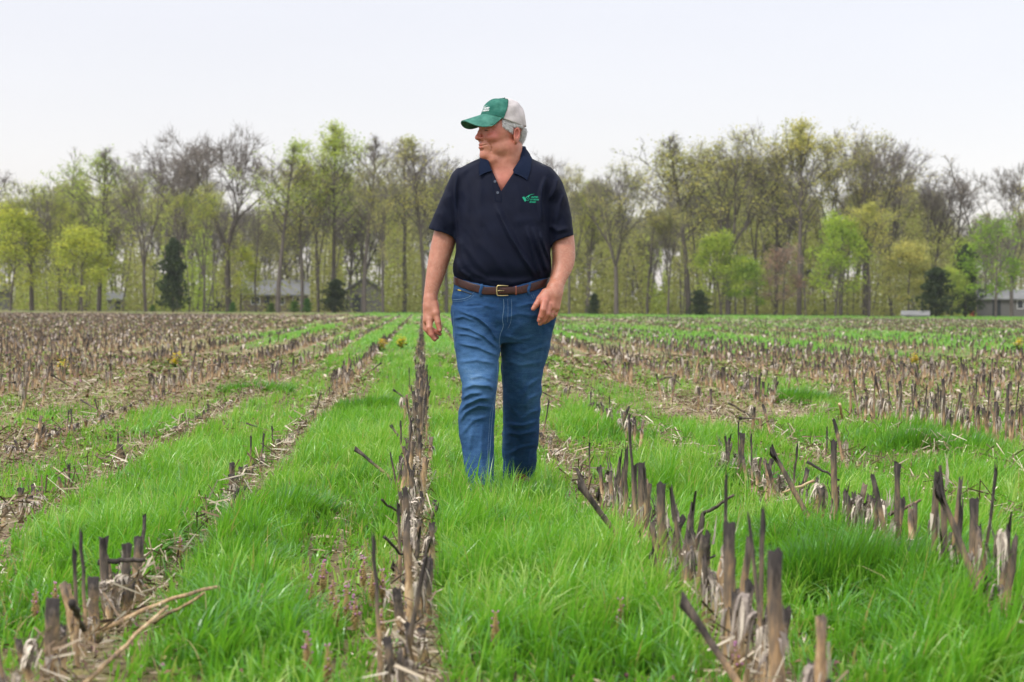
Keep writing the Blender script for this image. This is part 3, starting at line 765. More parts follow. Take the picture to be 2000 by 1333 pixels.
# folds of the cloth
sl_, X, Y, Z = P.box((-0.4, -0.3, 0.9), (0.4, 0.3, 1.62))
H = folds(X, Z, [([(963, 398), (975, 425), (992, 462), (1018, 505), (1046, 545)], 5.5, .010), ([(978, 430), (1004, 479), (1030, 520), (1048, 548)], 5, .008),
                 ([(1022, 440), (1034, 480), (1046, 520), (1054, 545)], 4.5, .011), ([(1036, 442), (1047, 480), (1060, 515), (1068, 538)], 4.5, .011), ([(1050, 452), (1060, 485), (1071, 512)], 3.5, .009),
                 ([(995, 437), (1025, 431), (1060, 434)], 8, .0025), ([(1062, 344), (1053, 375), (1051, 400), (1056, 440)], 4.5, .009), ([(1086, 344), (1080, 370), (1067, 395)], 4.5, .008), ([(1100, 372), (1088, 405), (1080, 440)], 5, .006),
                 ([(1069, 440), (1085, 452), (1108, 446)], 4.5, .005), ([(890, 338), (887, 380), (889, 420), (892, 455)], 4, .006), ([(868, 372), (878, 410), (884, 455)], 6, .006), ([(852, 412), (862, 430), (868, 452)], 5, .004),
                 ([(893, 462), (900, 500), (915, 535)], 6, .006), ([(905, 350), (910, 400), (905, 460)], 8, .004), ([(889, 505), (897, 530), (925, 550)], 5, .008), ([(935, 352), (932, 400), (940, 450)], 8, .0035),
                 ([(1000, 360), (1010, 392), (1012, 420)], 7, .003), ([(905, 525), (950, 548), (1000, 552), (1050, 545)], 6, .007), ([(920, 545), (960, 557), (1010, 557)], 3.5, .004), ([(940, 320), (915, 330), (895, 345)], 5, .003),
                 ([(930, 470), (960, 500), (985, 540)], 7, .004), ([(905, 480), (930, 515), (960, 545)], 6, .0045)])
gx, gz = np.meshgrid(X.ravel(), Z.ravel(), indexing='ij')
H = H + ((fbm(gx + 0.4 * gz, gz * 0.5, 0.07, 3) - 0.5) * 0.010)[:, None, :]
P.F[sl_] -= 1.35 * H * np.clip(0.5 - Y * 8, 0.15, 1).astype(np.float32)
# neck opening
sl_, X, Y, Z = P.box((-.2, -.3, float(mz(385))), (.2, .2, 1.7))
neck = np.minimum(np.hypot(X - float(mx(984)), (Y - 0.004) * 0.95) - 0.078, 9)
neck = np.maximum(neck, float(mz(352)) - Z)
vt = []
for (u0, v0), (u1, v1) in (((952, 322), (975, 374.5)), ((975, 374.5), (1002, 332))):
    a = np.array((float(mx(u0, -.1)), float(mz(v0, -.1)))); b = np.array((float(mx(u1, -.1)), float(mz(v1, -.1)))); t = (b - a) / np.linalg.norm(b - a)
    vt.append((X - a[0]) * t[1] - (Z - a[1]) * t[0])
vv = np.maximum(-np.minimum(-vt[0], -vt[1]), Y + 0.03)
P.put(sl_, np.minimum(neck, vv), 0.004, 'sub')
V, Q = P.mesh('shirt')
cloth = Mat('navy_knit', 0.7, 0.14)
vec = cloth.coords(); f = cloth.noise(vec, 14, 3); g = cloth.noise(vec, 900, 1)
cloth.color(cloth.ramp(f, [(0.3, (0.0022, 0.0038, 0.0135)), (0.7, (0.0038, 0.0062, 0.0190))])); cloth.bump(g, 0.25, 0.0008)

shirt = obj('polo_shirt', new_mesh('polo_shirt', V, Q), cloth.m, man)
bvh_shirt = BVHTree.FromPolygons([tuple(v) for v in V], [tuple(int(i) for i in f) for f in Q])

def push(p, bvh, off):
    h = bvh.find_nearest(Vector(p))
    if h[0] is None: return np.array(p)
    q = np.array(h[0]); n = np.array(h[1]); s = float(np.dot(np.array(p) - q, n))
    return np.array(p) + n * (off - s) if s < off and h[3] < 0.06 else np.array(p)

def sheet(A, th, name, mat, parent, attrs=None):
    """closed sheet from a grid of points (nu,nv,3) with thickness th"""
    nu, nv = A.shape[:2]
    du = np.gradient(A, axis=0); dv = np.gradient(A, axis=1); n = np.cross(du, dv); n /= np.linalg.norm(n, axis=-1)[..., None] + 1e-12
    top = (A + n * th / 2).reshape(-1, 3); bot = (A - n * th / 2).reshape(-1, 3)
    F = grid_faces(nu, nv); k = nu * nv
    G = F[:, ::-1] + k
    e = []
    ring = [(i, 0) for i in range(nu)] + [(nu - 1, j) for j in range(1, nv)] + [(i, nv - 1) for i in range(nu - 2, -1, -1)] + [(0, j) for j in range(nv - 2, 0, -1)]
    r = [a * nv + b for a, b in ring]
    for a, b in zip(r, r[1:] + r[:1]): e.append((a, b, b + k, a + k))
    me = new_mesh(name, np.concatenate([top, bot]), [F[:, ::-1], G[:, ::-1], np.array(e)], attrs)
    o = obj(name, me, mat, parent)
    return o

up = [(957, 336, -.110), (951, 324, -.088), (948, 313, -.055), (952, 301, .02), (985, 288, .078), (1010, 284.5, .045), (1015, 291, .0), (1010, 318, -.06), (999, 341, -.110)]
lo = [(932, 345, -.125), (931.5, 332, -.105), (934, 315, -.055), (940, 308, .05), (988, 305, .11), (1024, 300, .06), (1031.5, 307, .0), (1031, 332, -.075), (1025, 352, -.125)]
U = interp3([pc(*p) for p in up], 49); L = interp3([pc(*p) for p in lo], 49)
nv = 9; A = np.zeros((49, nv, 3))
for j in range(nv):
    t = j / (nv - 1); A[:, j] = U * (1 - t) + L * t
    A[:, j, 2] += 0.006 * math.sin(t * math.pi); 
for i in range(49):
    for j in range(nv): A[i, j] = push(A[i, j], bvh_shirt, 0.004 + 0.004 * (j < nv - 1))
knit = Mat('navy_rib', 0.9, 0.1); vec = knit.coords(); g = knit.noise(vec, 700, 2)
knit.color(knit.ramp(g, [(0.3, (0.005, 0.009, 0.024)), (0.7, (0.008, 0.014, 0.034))])); knit.bump(g, 0.4, 0.001)
sheet(A, 0.0035, 'collar', knit.m, shirt)
# inner stand of the collar
A = np.zeros((49, 4, 3))
for j in range(4):
    A[:, j] = U * (1 - j / 3) + (U + np.array((0, 0, -0.035)) + 0.0 * L) * j / 3
    A[:, j, :2] = A[:, j, :2] * 0.985 + np.array((mx(984), 0.0)) * 0.015
sheet(A, 0.003, 'collar_stand', knit.m, shirt)
# seams of the shirt
sm = Acc()
for ln in ([(954, 338), (959, 366), (965, 396)], [(964, 397.5), (976, 398)], [(976, 398), (975, 380)], [(1032, 312), (1055, 320), (1082, 338), (1093, 352)], [(934, 315), (912, 321), (892, 333)],
           [(1069, 343), (1056, 360), (1052, 392), (1054, 425)], [(890, 345), (887, 380), (889, 430)], [(836, 443), (860, 453), (891, 464)], [(1072, 471), (1095, 463), (1113, 453)]):
    pts = cling(bvh_shirt, ln, 0.0006)
    if len(pts) > 2: sm = Acc(); sm.add(*tube(pts, 0.0011, 4)); obj('seam', sm.mesh('seam'), knit.m, shirt)
btn = simple('button_grey', (0.10, 0.12, 0.17), (0.16, 0.18, 0.24), 60, 0.4, 0.5)
for u, v in ((963.3, 358.5), (968.6, 380)):
    p, n = front_hit(bvh_shirt, u, v)
    a = np.arange(17) * 2 * math.pi / 16
    ring = [p + np.array((0.0046 * math.cos(t), -0.003, 0.0046 * math.sin(t))) for t in a]
    ac = Acc(); ac.add(*tube(ring, 0.0016, 6, False)); ac.add(*tube([p + np.array((0, 0.001, 0)), p + np.array((0, -0.0028, 0))], 0.0045, 10))
    obj('button', ac.mesh('button'), btn, shirt)

# embroidered emblem on the chest: check mark with a swoosh, ring with a bean, three lines of lettering
def drape(V2, F, bvh, off, frame=None):
    out = []
    for x, z in V2:
        o, d = (Vector((x, -1.0, z)), Vector((0, 1, 0))) if frame is None else frame(x, z)
        h = bvh.ray_cast(o, d)
        out.append(tuple(np.array(h[0]) - np.array(d) * off) if h[0] is not None else None)
    Fg = [f for f in F if all(out[i] is not None for i in f)]
    return [o if o is not None else (0, 0, 0) for o in out], Fg
def flat_obj(V2, F, name, mat, parent, bvh, off=0.0016, frame=None):
    Vd, Fd = drape(V2, F, bvh, off, frame)
    me = bpy.data.meshes.new(name); me.from_pydata(Vd, [], Fd); me.validate(); me.update()
    o = obj(name, me, mat, parent); s = o.modifiers.new('thick', 'SOLIDIFY'); s.thickness = 0.0008; return o
def logo(sx, sz, kx, kz, lines):
    """2-D emblem geometry; sx,sz position, kx,kz metres per unit"""
    V = []; F = []
    def poly(pts):
        n = len(V); V.extend(pts); F.append(tuple(range(n, n + len(pts))))
    def strip(a, b):
        n = len(V); m = len(a); V.extend(a); V.extend(b)
        for i in range(m - 1): F.append((n + i, n + i + 1, n + m + i + 1, n + m + i))
    poly([(0, 9.2), (3.8, 10.6), (6.2, 6.2), (7.4, 3.6), (5.6, 0.2)])
    strip([(6.6, 7.0), (9.0, 9.6), (13.5, 13.0), (18.5, 14.9), (23.8, 16.2)], [(6.9, 8.2), (9.6, 11.2), (13.0, 13.9), (18.0, 15.6), (23.8, 16.5)])
    strip([(9.5, 10.3), (12.0, 9.7), (15.5, 13.8)], [(9.6, 10.8), (12.4, 12.2), (15.6, 14.2)])
    a = np.linspace(0, 2 * math.pi, 19)
    strip([(10.0 + 3.9 * math.cos(t), 6.9 + 4.3 * math.sin(t)) for t in a], [(10.0 + 3.2 * math.cos(t), 6.9 + 3.6 * math.sin(t)) for t in a])
    strip([(9.0 + 1.6 * t, 5.6 + 2.6 * t + 0.8 * math.sin(t * math.pi)) for t in (0, .33, .66, 1)], [(9.3 + 1.6 * t, 5.4 + 2.6 * t - 0.6 * math.sin(t * math.pi)) for t in (0, .33, .66, 1)])
    for txt, x0, z0, w, h in lines:
        tv, tf = text_mesh(txt, 1.0, 0.25)
        lo = tv.min(0); hi = tv.max(0); n = len(V)
        for v in tv: V.append((x0 + (v[0] - lo[0]) / (hi[0] - lo[0]) * w, z0 + (v[1] - lo[1]) / (hi[1] - lo[1]) * h))
        F.extend(tuple(i + n for i in f) for f in tf)
    return [(sx + x * kx, sz + z * kz) for x, z in V], F
thread = simple('green_thread', (0.0, 0.26, 0.14), (0.005, 0.36, 0.20), 300, 0.6, 0.4)
LV, LF = logo(float(mx(1016, -.15)), float(mz(394.5, -.15)), 0.985 / S, 0.985 / S, [('UNITED', 17.0, 8.4, 14.0, 3.2), ('SOYBEAN', 15.6, 3.6, 16.8, 3.2), ('BOARD', 14.2, -1.2, 12.6, 3.2)])
flat_obj(LV, LF, 'emblem', thread, shirt, bvh_shirt)

# ---- jeans
J = Field((-0.34, -0.40, -0.0), (0.32, 0.46, float(mz(518))), 0.0036)
legL = [srow(570, 884, 975, -.03, .14, 2.2), srow(608, 880, 984, -.04, .142, 2.2), srow(644, 883.5, 980, -.06, .13), srow(680, 886.4, 975, -.09, .12), srow(716, 891.8, 972, -.125, .108), srow(752, 901, 969.5, -.165, .099), srow(770, 902, 968.5, -.17, .094),
        srow(802, 895, 965.6, -.15, .090), srow(824, 893.3, 964.5, -.15, .088), srow(842, 896, 963.8, -.155, .086), srow(860, 898, 963.8, -.16, .085), srow(896, 904.4, 964, -.18, .082), srow(932, 911.4, 965, -.205, .082), srow(975, 916, 966, -.23, .082)]
legR = [srow(570, 990, 1070, -.02, .135, 2.2), srow(608, 986, 1084, -.01, .138, 2.2), srow(644, 978, 1077, 0.0, .128), srow(680, 976.5, 1072, .02, .116), srow(716, 977.5, 1061, .045, .102), srow(734, 978.5, 1056.5, .055, .096), srow(766, 980, 1055.7, .08, .09),
        srow(806, 981, 1053, .125, .085), srow(842, 981, 1052, .17, .083), srow(878, 981, 1049, .22, .08), srow(914, 981, 1045.5, .27, .078), srow(935, 983, 1040, .30, .078), srow(965, 984, 1038, .33, .078)]
hips = [srow(518, 889, 1069, -.03, .150, 2.2), srow(550, 886.5, 1070, -.03, .151, 2.2), srow(566, 883, 1072, -.03, .153, 2.2), srow(586, 879.5, 1080, -.03, .153, 2.2), srow(608, 880, 1084.5, -.03, .150, 2.2), srow(630, 882, 1082, -.025, .142, 2.2), srow(655, 886, 1075, -.02, .12, 2.2), srow(680, 900, 1060, -.01, .09, 2.2)]
J.stack(hips, (float(mz(668)), float(mz(519))), 0.0, 0.012)
J.stack(legL, (float(mz(970, -.2)), float(mz(600))), 0.014, 0.009)
J.stack(legR, (float(mz(944, .3)), float(mz(600))), 0.010, 0.014)
sl_, X, Y, Z = J.box((-.4, -.3, .9), (.4, .3, 1.2))
J.put(sl_, np.broadcast_to(Z - (float(mz(544)) + (Y + .03) * (19.0 / S / .15)), J.F[sl_].shape).astype(np.float32), 0, 'max') if False else None
ff = np.clip(1 - np.abs((X - float(mx(977, -.03))) / .222) ** 1.5, 0, 1) * np.clip((-Y - .03) / .05, 0, 1)
top = (380 - (537.5 + 24 * ff - 595) * (1 + Y / MD)) / S
J.F[sl_] = np.maximum(J.F[sl_], (Z - top).astype(np.float32))
sl_, X, Y, Z = J.box((-.34, -.45, 0), (.34, .5, 1.05))
H = folds(X, Z, [([(976, 682), (945, 655), (915, 640), (888, 636)], 3.20, .012), ([(975, 694), (935, 676), (892, 668)], 3.20, .010), ([(974, 668), (950, 632), (915, 606)], 3.60, .012), ([(970, 650), (935, 622), (888, 603)], 3.20, .009), ([(972, 708), (930, 700), (893, 706)], 3.20, .005),
                 ([(884, 622), (905, 618), (930, 628)], 2.80, .007), ([(886, 650), (915, 652), (945, 662)], 2.80, .008), ([(903, 757), (925, 746), (955, 748), (966, 756)], 4.00, .010), ([(901, 776), (920, 763), (945, 762)], 3.60, .010), ([(897, 802), (912, 784), (938, 772), (962, 772)], 4.00, .013),
                 ([(897, 822), (910, 800), (935, 786), (960, 790)], 3.60, .010), ([(900, 845), (925, 815), (955, 806)], 3.60, .006), ([(915, 735), (940, 730), (962, 738)], 3.20, .006), ([(926, 820), (917, 870), (926, 930)], 4.80, .007), ([(944, 815), (940, 880), (948, 935)], 4.00, .006), ([(905, 860), (912, 905), (922, 940)], 3.20, .006),
                 ([(980, 672), (1020, 690), (1068, 672)], 4.00, 0.0039), ([(978, 652), (1010, 662), (1045, 655)], 3.60, 0.0039), ([(980, 700), (1015, 712), (1062, 705)], 4.00, 0.0033), ([(1056, 735), (1030, 752), (1022, 775)], 4.00, 0.0065), ([(1052, 768), (1032, 778), (1024, 800)], 4.00, 0.0078), ([(1053, 800), (1035, 806), (1015, 822)], 3.60, 0.0065),
                 ([(1052, 822), (1022, 832), (986, 830)], 4.00, 0.0078), ([(1050, 842), (1015, 850), (985, 848)], 3.60, 0.0059), ([(1050, 870), (1020, 876), (990, 892)], 3.60, 0.0046), ([(1010, 860), (1005, 900), (1015, 930)], 4.00, 0.0039), ([(1035, 880), (1030, 915), (1022, 935)], 3.20, 0.0039), ([(990, 780), (1000, 800), (1015, 815)], 4.00, 0.0039),
                 ([(985, 620), (1010, 612), (1060, 618)], 4.00, 0.0033), ([(1066, 640), (1055, 680), (1050, 720)], 4.00, 0.0026), ([(1000, 600), (1035, 592), (1070, 602)], 3.20, 0.0033), ([(900, 596), (935, 592), (972, 604)], 3.20, 0.0039)])
gx, gz = np.meshgrid(X.ravel(), Z.ravel(), indexing='ij')
H = H + ((fbm(gx, gz, 0.05, 9) - 0.5) * 0.009)[:, None, :]
J.F[sl_] -= 1.2 * H
V, Q = J.mesh('jeans')
# cloth faded by wear on thighs and knees; rear shin's shade painted in, hip darker
fade = np.zeros(len(V))
for u, v, d, ru, rv, a in ((925, 665, -.2, 55, 60, .3), (930, 738, -.26, 36, 40, .75), (935, 700, -.2, 50, 60, .3), (925, 850, -.24, 40, 110, .35), (1030, 700, -.08, 35, 80, .35), (1035, 790, 0.03, 22, 40, .5), (1010, 870, .15, 40, 80, -.45), (1000, 620, -.16, 50, 40, -.2)):
    c = np.array(pc(u, v, d)); fade += a * np.exp(-(((V[:, 0] - c[0]) / (ru / S)) ** 2 + ((V[:, 2] - c[2]) / (rv / S)) ** 2)) * (V[:, 1] < np.where(V[:, 0] < 0, 0.0, 0.35))
dn = Mat('denim', 0.88, 0.15)
vec = dn.coords(); f1 = dn.noise(vec, 9, 4); f2 = dn.noise(dn.coords(scale=(1, 1, 0.35)), 420, 2); f3 = dn.noise(dn.coords(scale=(.5, .5, 2.2)), 38, 4, 0.7)
k = dn.math('ADD', dn.math('MULTIPLY', dn.attr('fade').outputs['Fac'], 0.26), dn.math('MULTIPLY', f1, 0.35))
k = dn.math('ADD', k, dn.math('MULTIPLY', f3, 0.32))
k = dn.math('ADD', k, dn.math('MULTIPLY', f2, 0.30))
dn.color(dn.ramp(k, [(0.25, (0.006, 0.020, 0.060)), (0.48, (0.017, 0.054, 0.138)), (0.74, (0.055, 0.130, 0.26)), (1.0, (0.17, 0.28, 0.42))]))
dn.bump(f2, 0.5, 0.0012)
jeans = obj('jeans', new_mesh('jeans', V, Q, {'fade': fade}), dn.m, man)
bvh_jeans = BVHTree.FromPolygons([tuple(v) for v in V], [tuple(int(i) for i in f) for f in Q])

# stitching and seams
pale = simple('faded_seam', (0.09, 0.17, 0.28), (0.20, 0.29, 0.40), 260, 0.9, 0.1)
st = Acc()
for ln, r in (([(981, 584), (982, 600), (979.5, 622), (981, 636), (976, 650), (973.5, 664), (974, 678)], .0017), ([(996, 584), (997, 606), (995, 628), (990, 640)], .0010), ([(989, 584), (990, 606), (989, 628)], .0008),
              ([(880, 586), (900, 584.5), (914, 580.5), (922, 574), (927.5, 567.5)], .0014), ([(880, 589.5), (902, 588), (917, 583), (925, 576)], .0007), ([(1038, 574), (1042, 582)], .0010), ([(1034, 575), (1039, 584)], .0008),
              ([(972, 690), (970, 730), (968, 765), (962, 800), (959, 840), (957, 880), (955, 925), (955, 950)], .0015), ([(968, 765), (958, 800), (955, 840), (953, 880), (951, 940)], .0009),
              ([(979, 700), (982, 760), (983, 820), (983, 880)], .0010), ([(884, 610), (887, 660), (893, 710)], .0010), ([(1081, 625), (1073, 665), (1063, 705)], .0010)):
    pts = cling(bvh_jeans, ln, 0.0004)
    if len(pts) > 2: st.add(*tube(pts, r * .7, 5))
obj('stitching', st.mesh('stitching'), pale, jeans)
# coin zipper with yellow tag at the pocket
zp = Acc(); zp.add(*tube(cling(bvh_jeans, [(889, 566), (901, 568.5), (921, 575)], 0.0010), 0.0034, 6, True, 0.5))
obj('pocket_zip', zp.mesh('pocket_zip'), simple('dark_zip', (.02, .03, .05), (.05, .06, .08), 400), jeans)
zp = Acc(); zp.add(*tube(cling(bvh_jeans, [(894, 567), (900, 568.6)], 0.003), 0.0030, 6, True, 0.6))
obj('zip_pull', zp.mesh('zip_pull'), simple('zip_yellow', (.45, .30, .03), (.6, .42, .06), 200, .5), jeans)

# ---- belt
leather = Mat('brown_leather', 0.36, 0.35); vec = leather.coords(); f = leather.noise(vec, 30, 4); g = leather.noise(vec, 260, 3)
leather.color(leather.ramp(f, [(0.3, (0.022, 0.007, 0.0055)), (0.7, (0.055, 0.017, 0.013))])); leather.bump(g, 0.25, 0.001)
cx0, cy0 = float(mx(977, -.03)), -.03
NB = 120; ring = []
for i in range(NB):
    a = 2 * math.pi * i / NB; dx, dy = math.sin(a), -math.cos(a)
    zc = float(mz(551)) + (-math.cos(a)) * 0.0 
    best = None
    yy = 0
    for it in range(3):
        ff = max(0, 1 - abs((h[0][0] - cx0) / .222) ** 1.5) * min(1, max(0, -yy / .05)) if it and h[0] is not None else 0
        zc = float(mz(547.5 + 24 * ff, cy0 + yy))
        h = bvh_jeans.ray_cast(Vector((cx0 + dx * .5, cy0 + dy * .5, zc)), Vector((-dx, -dy, 0)))
        yy = (h[0][1] - cy0) if h[0] is not None else yy
    r = math.hypot(h[0][0] - cx0, h[0][1] - cy0) if h[0] is not None else 0.2
    ring.append((a, r, zc))
rr = np.array([q[1] for q in ring]); rr = np.convolve(np.concatenate([rr[-4:], rr, rr[:4]]), np.ones(9) / 9, 'valid') + 0.002
def belt_pt(i, off, dz): a, _, zc = ring[i % NB]; r = rr[i % NB] + off; return np.array((cx0 + math.sin(a) * r, cy0 - math.cos(a) * r, zc + dz))
prof = [(0.0, -.0175), (.0055, -.0175), (.0068, -.012), (.0068, .012), (.0055, .0175), (0.0, .0175)]
V = np.array([[belt_pt(i, o, z) for o, z in prof] for i in range(NB)]).reshape(-1, 3)
n = len(prof); i, j = np.meshgrid(np.arange(NB), np.arange(n), indexing='ij')
F = np.stack([i * n + j, ((i + 1) % NB) * n + j, ((i + 1) % NB) * n + (j + 1) % n, i * n + (j + 1) % n], -1).reshape(-1, 4)
belt = obj('belt', new_mesh('belt', V, F), leather.m, man)
def belt_at(u, off, dz):
    x = float(mx(u, -.17)); bi = min(range(NB), key=lambda i: abs(belt_pt(i, 0, 0)[0] - x) + (5 if belt_pt(i, 0, 0)[1] > cy0 else 0)); p = belt_pt(bi, off, dz); p[0] = x; return p
st = Acc()
for dz in (-.014, .014):
    st.add(*tube([belt_pt(i, .0070, dz) for i in range(-34, 35)], 0.0007, 4))
obj('belt_stitching', st.mesh('belt_stitching'), simple('tan_thread', (.05, .02, .012), (.07, .03, .02), 200), belt)
brass = simple('brass', (.38, .29, .13), (.50, .40, .20), 50, 0.3, 0.5, 0.05, 0.001, metal=0.9)
fr = [belt_at(u, .011, dz) for u, dz in ((990, .0215), (979, .023), (969.5, .0225), (968, .018), (967.5, 0), (968, -.018), (969.5, -.0225), (979, -.023), (990, -.0215))]
bk = Acc(); bk.add(*tube(fr, [.0022, .0026, .0028, .0030, .0030, .0030, .0028, .0026, .0022], 8, True, 0.8)); bk.add(*tube([belt_at(u, .0105, .0) for u in (968, 975, 982)], .0018, 6))
obj('buckle', bk.mesh('buckle'), brass, belt)
kp = Acc()
for u, w in ((1005, .0042),):
    kp.add(*tube([belt_at(u, .0085, dz) for dz in (-.0205, -.012, 0, .012, .0205)], w, 8, True, 0.5))
obj('keeper', kp.mesh('keeper'), simple('red_leather', (.13, .035, .02), (.2, .06, .035), 80, 0.4), belt)
ed = Acc(); ed.add(*tube([belt_at(u, .0075, 0) for u in np.linspace(972, 1016, 14)], .0155, 12, True, 0.12)); obj('belt_tongue', ed.mesh('belt_tongue'), leather.m, belt)
for u, w in ((937, .0075), (1030, .0075), (886.5, .006)):
    lp = Acc(); pts = [belt_at(u + (1.6 * math.sin(dz * 120)), .0095 if abs(dz) < .02 else .004, dz) for dz in (-.030, -.024, -.014, 0, .014, .024)]
    lp.add(*tube(pts, w, 8, True, 0.35)); obj('belt_loop', lp.mesh('belt_loop'), dn.m, jeans)

# ---- boots, mostly sunk in the grass
bootm = simple('boot_leather', (.05, .025, .012), (.09, .045, .02), 40, 0.55)
solem = simple('boot_sole', (.012, .011, .010), (.025, .022, .02), 40, 0.8)
for (u, v, d, yaw, pitch) in ((942, 960, -.22, R(-6), R(12)), (1012, 948, .33, R(6), R(-14))):
    fx, fy = float(mx(u, d)), d
    Bf = Field((-.07, -.24, -.01), (.07, .10, .20), 0.005)
    Bf.cap((0, .035, .17), (0, .03, .06), .047, .044, 0); Bf.ell((0, .035, .045), (.040, .050, .045), .02)
    Bf.cap((0, .01, .06), (0, -.13, .042), .042, .036, .03); Bf.ell((0, -.15, .035), (.046, .055, .034), .02)
    sl_, X, Y, Z = Bf.box((-.1, -.3, -.02), (.1, .2, .05)); Bf.F[sl_] = np.maximum(Bf.F[sl_], (0.018 - Z).astype(np.float32))
    V, Q = Bf.mesh('boot'); o = obj('boot', new_mesh('boot', V, Q), bootm, man, (fx, fy, 0.012)); o.rotation_euler = (pitch * .4, 0, yaw)
    th = np.linspace(0, 2 * math.pi, 28, endpoint=False)
    ol = np.array([((.050 if math.cos(t) > 0 else .042) * math.sin(t) * (1 - .15 * (abs(math.cos(t)) < .35)), -.055 - (.155 if math.cos(t) > 0 else .135) * math.cos(t)) for t in th])
    V = np.concatenate([np.c_[ol, np.full(28, z)] for z in (0, .022)] + [np.array([[0, -.05, 0], [0, -.05, .022]])]); k = np.arange(28); kn = (k + 1) % 28
    ac = Acc(); ac.add(V, np.concatenate([np.stack([k, kn, kn + 28, k + 28], 1), np.stack([kn, k, np.full(28, 56), np.full(28, 56)], 1), np.stack([k + 28, kn + 28, np.full(28, 57), np.full(28, 57)], 1)]))
    obj('sole', ac.mesh('sole', smooth=False), solem, o)

# ---- cap
RX, RY, RZ = .0900, .1120, .130; CC = np.array((0, .004, .030))
def rim(y): return .047 - (.39 if y < 0 else .31) * y
def split(z): return -.044 + .52 * (z - .06)
def cap_pt(th, ph, grow=0.0):
    """th around from the back, ph up"""
    n = 2.25
    c, s_ = math.cos(ph), math.sin(ph)
    x = (RX + grow) * math.copysign(abs(math.sin(th)) ** .94, math.sin(th)) * c ** .6
    y = (RY + grow) * math.copysign(abs(math.cos(th)) ** .94, math.cos(th)) * c ** .6
    z = (RZ + grow) * s_ ** .98
    return CC + np.array((x, y, z))
NT, NP = 96, 26
green = Mat('green_twill', 0.85, 0.15); vec = green.coords(); f = green.noise(vec, 24, 4); g = green.noise(vec, 500, 2)
green.color(green.ramp(f, [(0.3, (0.012, 0.090, 0.068)), (0.72, (0.055, 0.19, 0.145))])); green.bump(green.math('ADD', f, green.math('MULTIPLY', g, .15)), 0.5, 0.004)
mesh_m = Mat('grey_mesh', 0.9, 0.1); vec = mesh_m.coords(); f = mesh_m.noise(vec, 26, 4)
vor = mesh_m.n('ShaderNodeTexVoronoi'); vor.inputs['Scale'].default_value = 330; mesh_m.link(vec, vor.inputs['Vector'])
hole = mesh_m.rng(vor.outputs['Distance'], 0.25, 0.05)
yy = mesh_m.attr('back').outputs['Fac']
mesh_m.color(mesh_m.mix(mesh_m.math('MULTIPLY', hole, yy), mesh_m.ramp(f, [(0.3, (0.40, 0.365, 0.355)), (0.7, (0.54, 0.495, 0.485))]), (0.13, 0.115, 0.105)))
mesh_m.bump(f, 0.5, 0.006)
head_e = None
cap_parts = {}
cap_root = None
for part in ('back', 'front'):
    idx = {}; V = []; att = []
    Vg = np.zeros((NT, NP, 3))
    for i in range(NT):
        th = 2 * math.pi * i / NT
        lo_ph = -0.4
        for _ in range(14):                                    # find the rim height on this meridian
            p = cap_pt(th, max(lo_ph, 0.0)); 
            lo_ph = math.asin(max(0.0, min(.99, (rim(p[1]) - CC[2]) / RZ)))
        for j in range(NP):
            ph = lo_ph + (math.pi / 2 - lo_ph) * (j / (NP - 1)); p = cap_pt(th, min(ph, 1.5705))
            w = 0.0022 * math.sin(5 * th + 9 * ph) * math.sin(ph * 3) + 0.0020 * (vnoise(th * 4, ph * 5, 1.0, 3) - .5)
            seam = -0.0013 * math.exp(-((((th * 3 / math.pi) + .5) % 1 - .5) / .05) ** 2)
            Vg[i, j] = CC + (p - CC) * (1 + (w + seam) / .11)
    if part == 'front': keep = lambda c: c[1] < split(c[2])
    else: keep = lambda c: c[1] >= split(c[2]) - 0.004
    F = grid_faces(NT, NP); F2 = np.stack([(NT - 1) * NP + np.arange(NP - 1), np.arange(NP - 1), np.arange(NP - 1) + 1, (NT - 1) * NP + np.arange(NP - 1) + 1], 1)
    F = np.concatenate([F, F2]); VV = Vg.reshape(-1, 3)
    if part == 'front': VV = CC + (VV - CC) * 1.012
    # clip the boundary neatly by sliding verts of crossing faces onto the seam
    ins = VV[:, 1] < split(VV[:, 2])
    if part == 'front':
        F = F[ins[F].any(1)]; used = np.unique(F); sn = [q for q in used if not ins[q]]
        for q in sn: VV[q, 1] = split(VV[q, 2])
        seam_pts = VV[sn]; seam_pts = seam_pts[np.argsort(np.arctan2(seam_pts[:, 2] - .05, seam_pts[:, 0]))]
    else: F = F[(~ins)[F].any(1)]
    W = np.array([hp(q) for q in VV])
    back = np.clip((VV[:, 1] - .035) / .02, 0, 1)
    me = new_mesh('cap_' + part, W, F, {'back': back})
    if part == 'back':
        cap_root = obj('cap', me, mesh_m.m, man); s_ = cap_root.modifiers.new('thick', 'SOLIDIFY'); s_.thickness = .002
        hole_v = VV
    else:
        cf = obj('front_panel', me, green.m, cap_root); s_ = cf.modifiers.new('thick', 'SOLIDIFY'); s_.thickness = .002
        bvh_cap = BVHTree.FromPolygons([tuple(v) for v in W], [tuple(int(i) for i in f) for f in F])
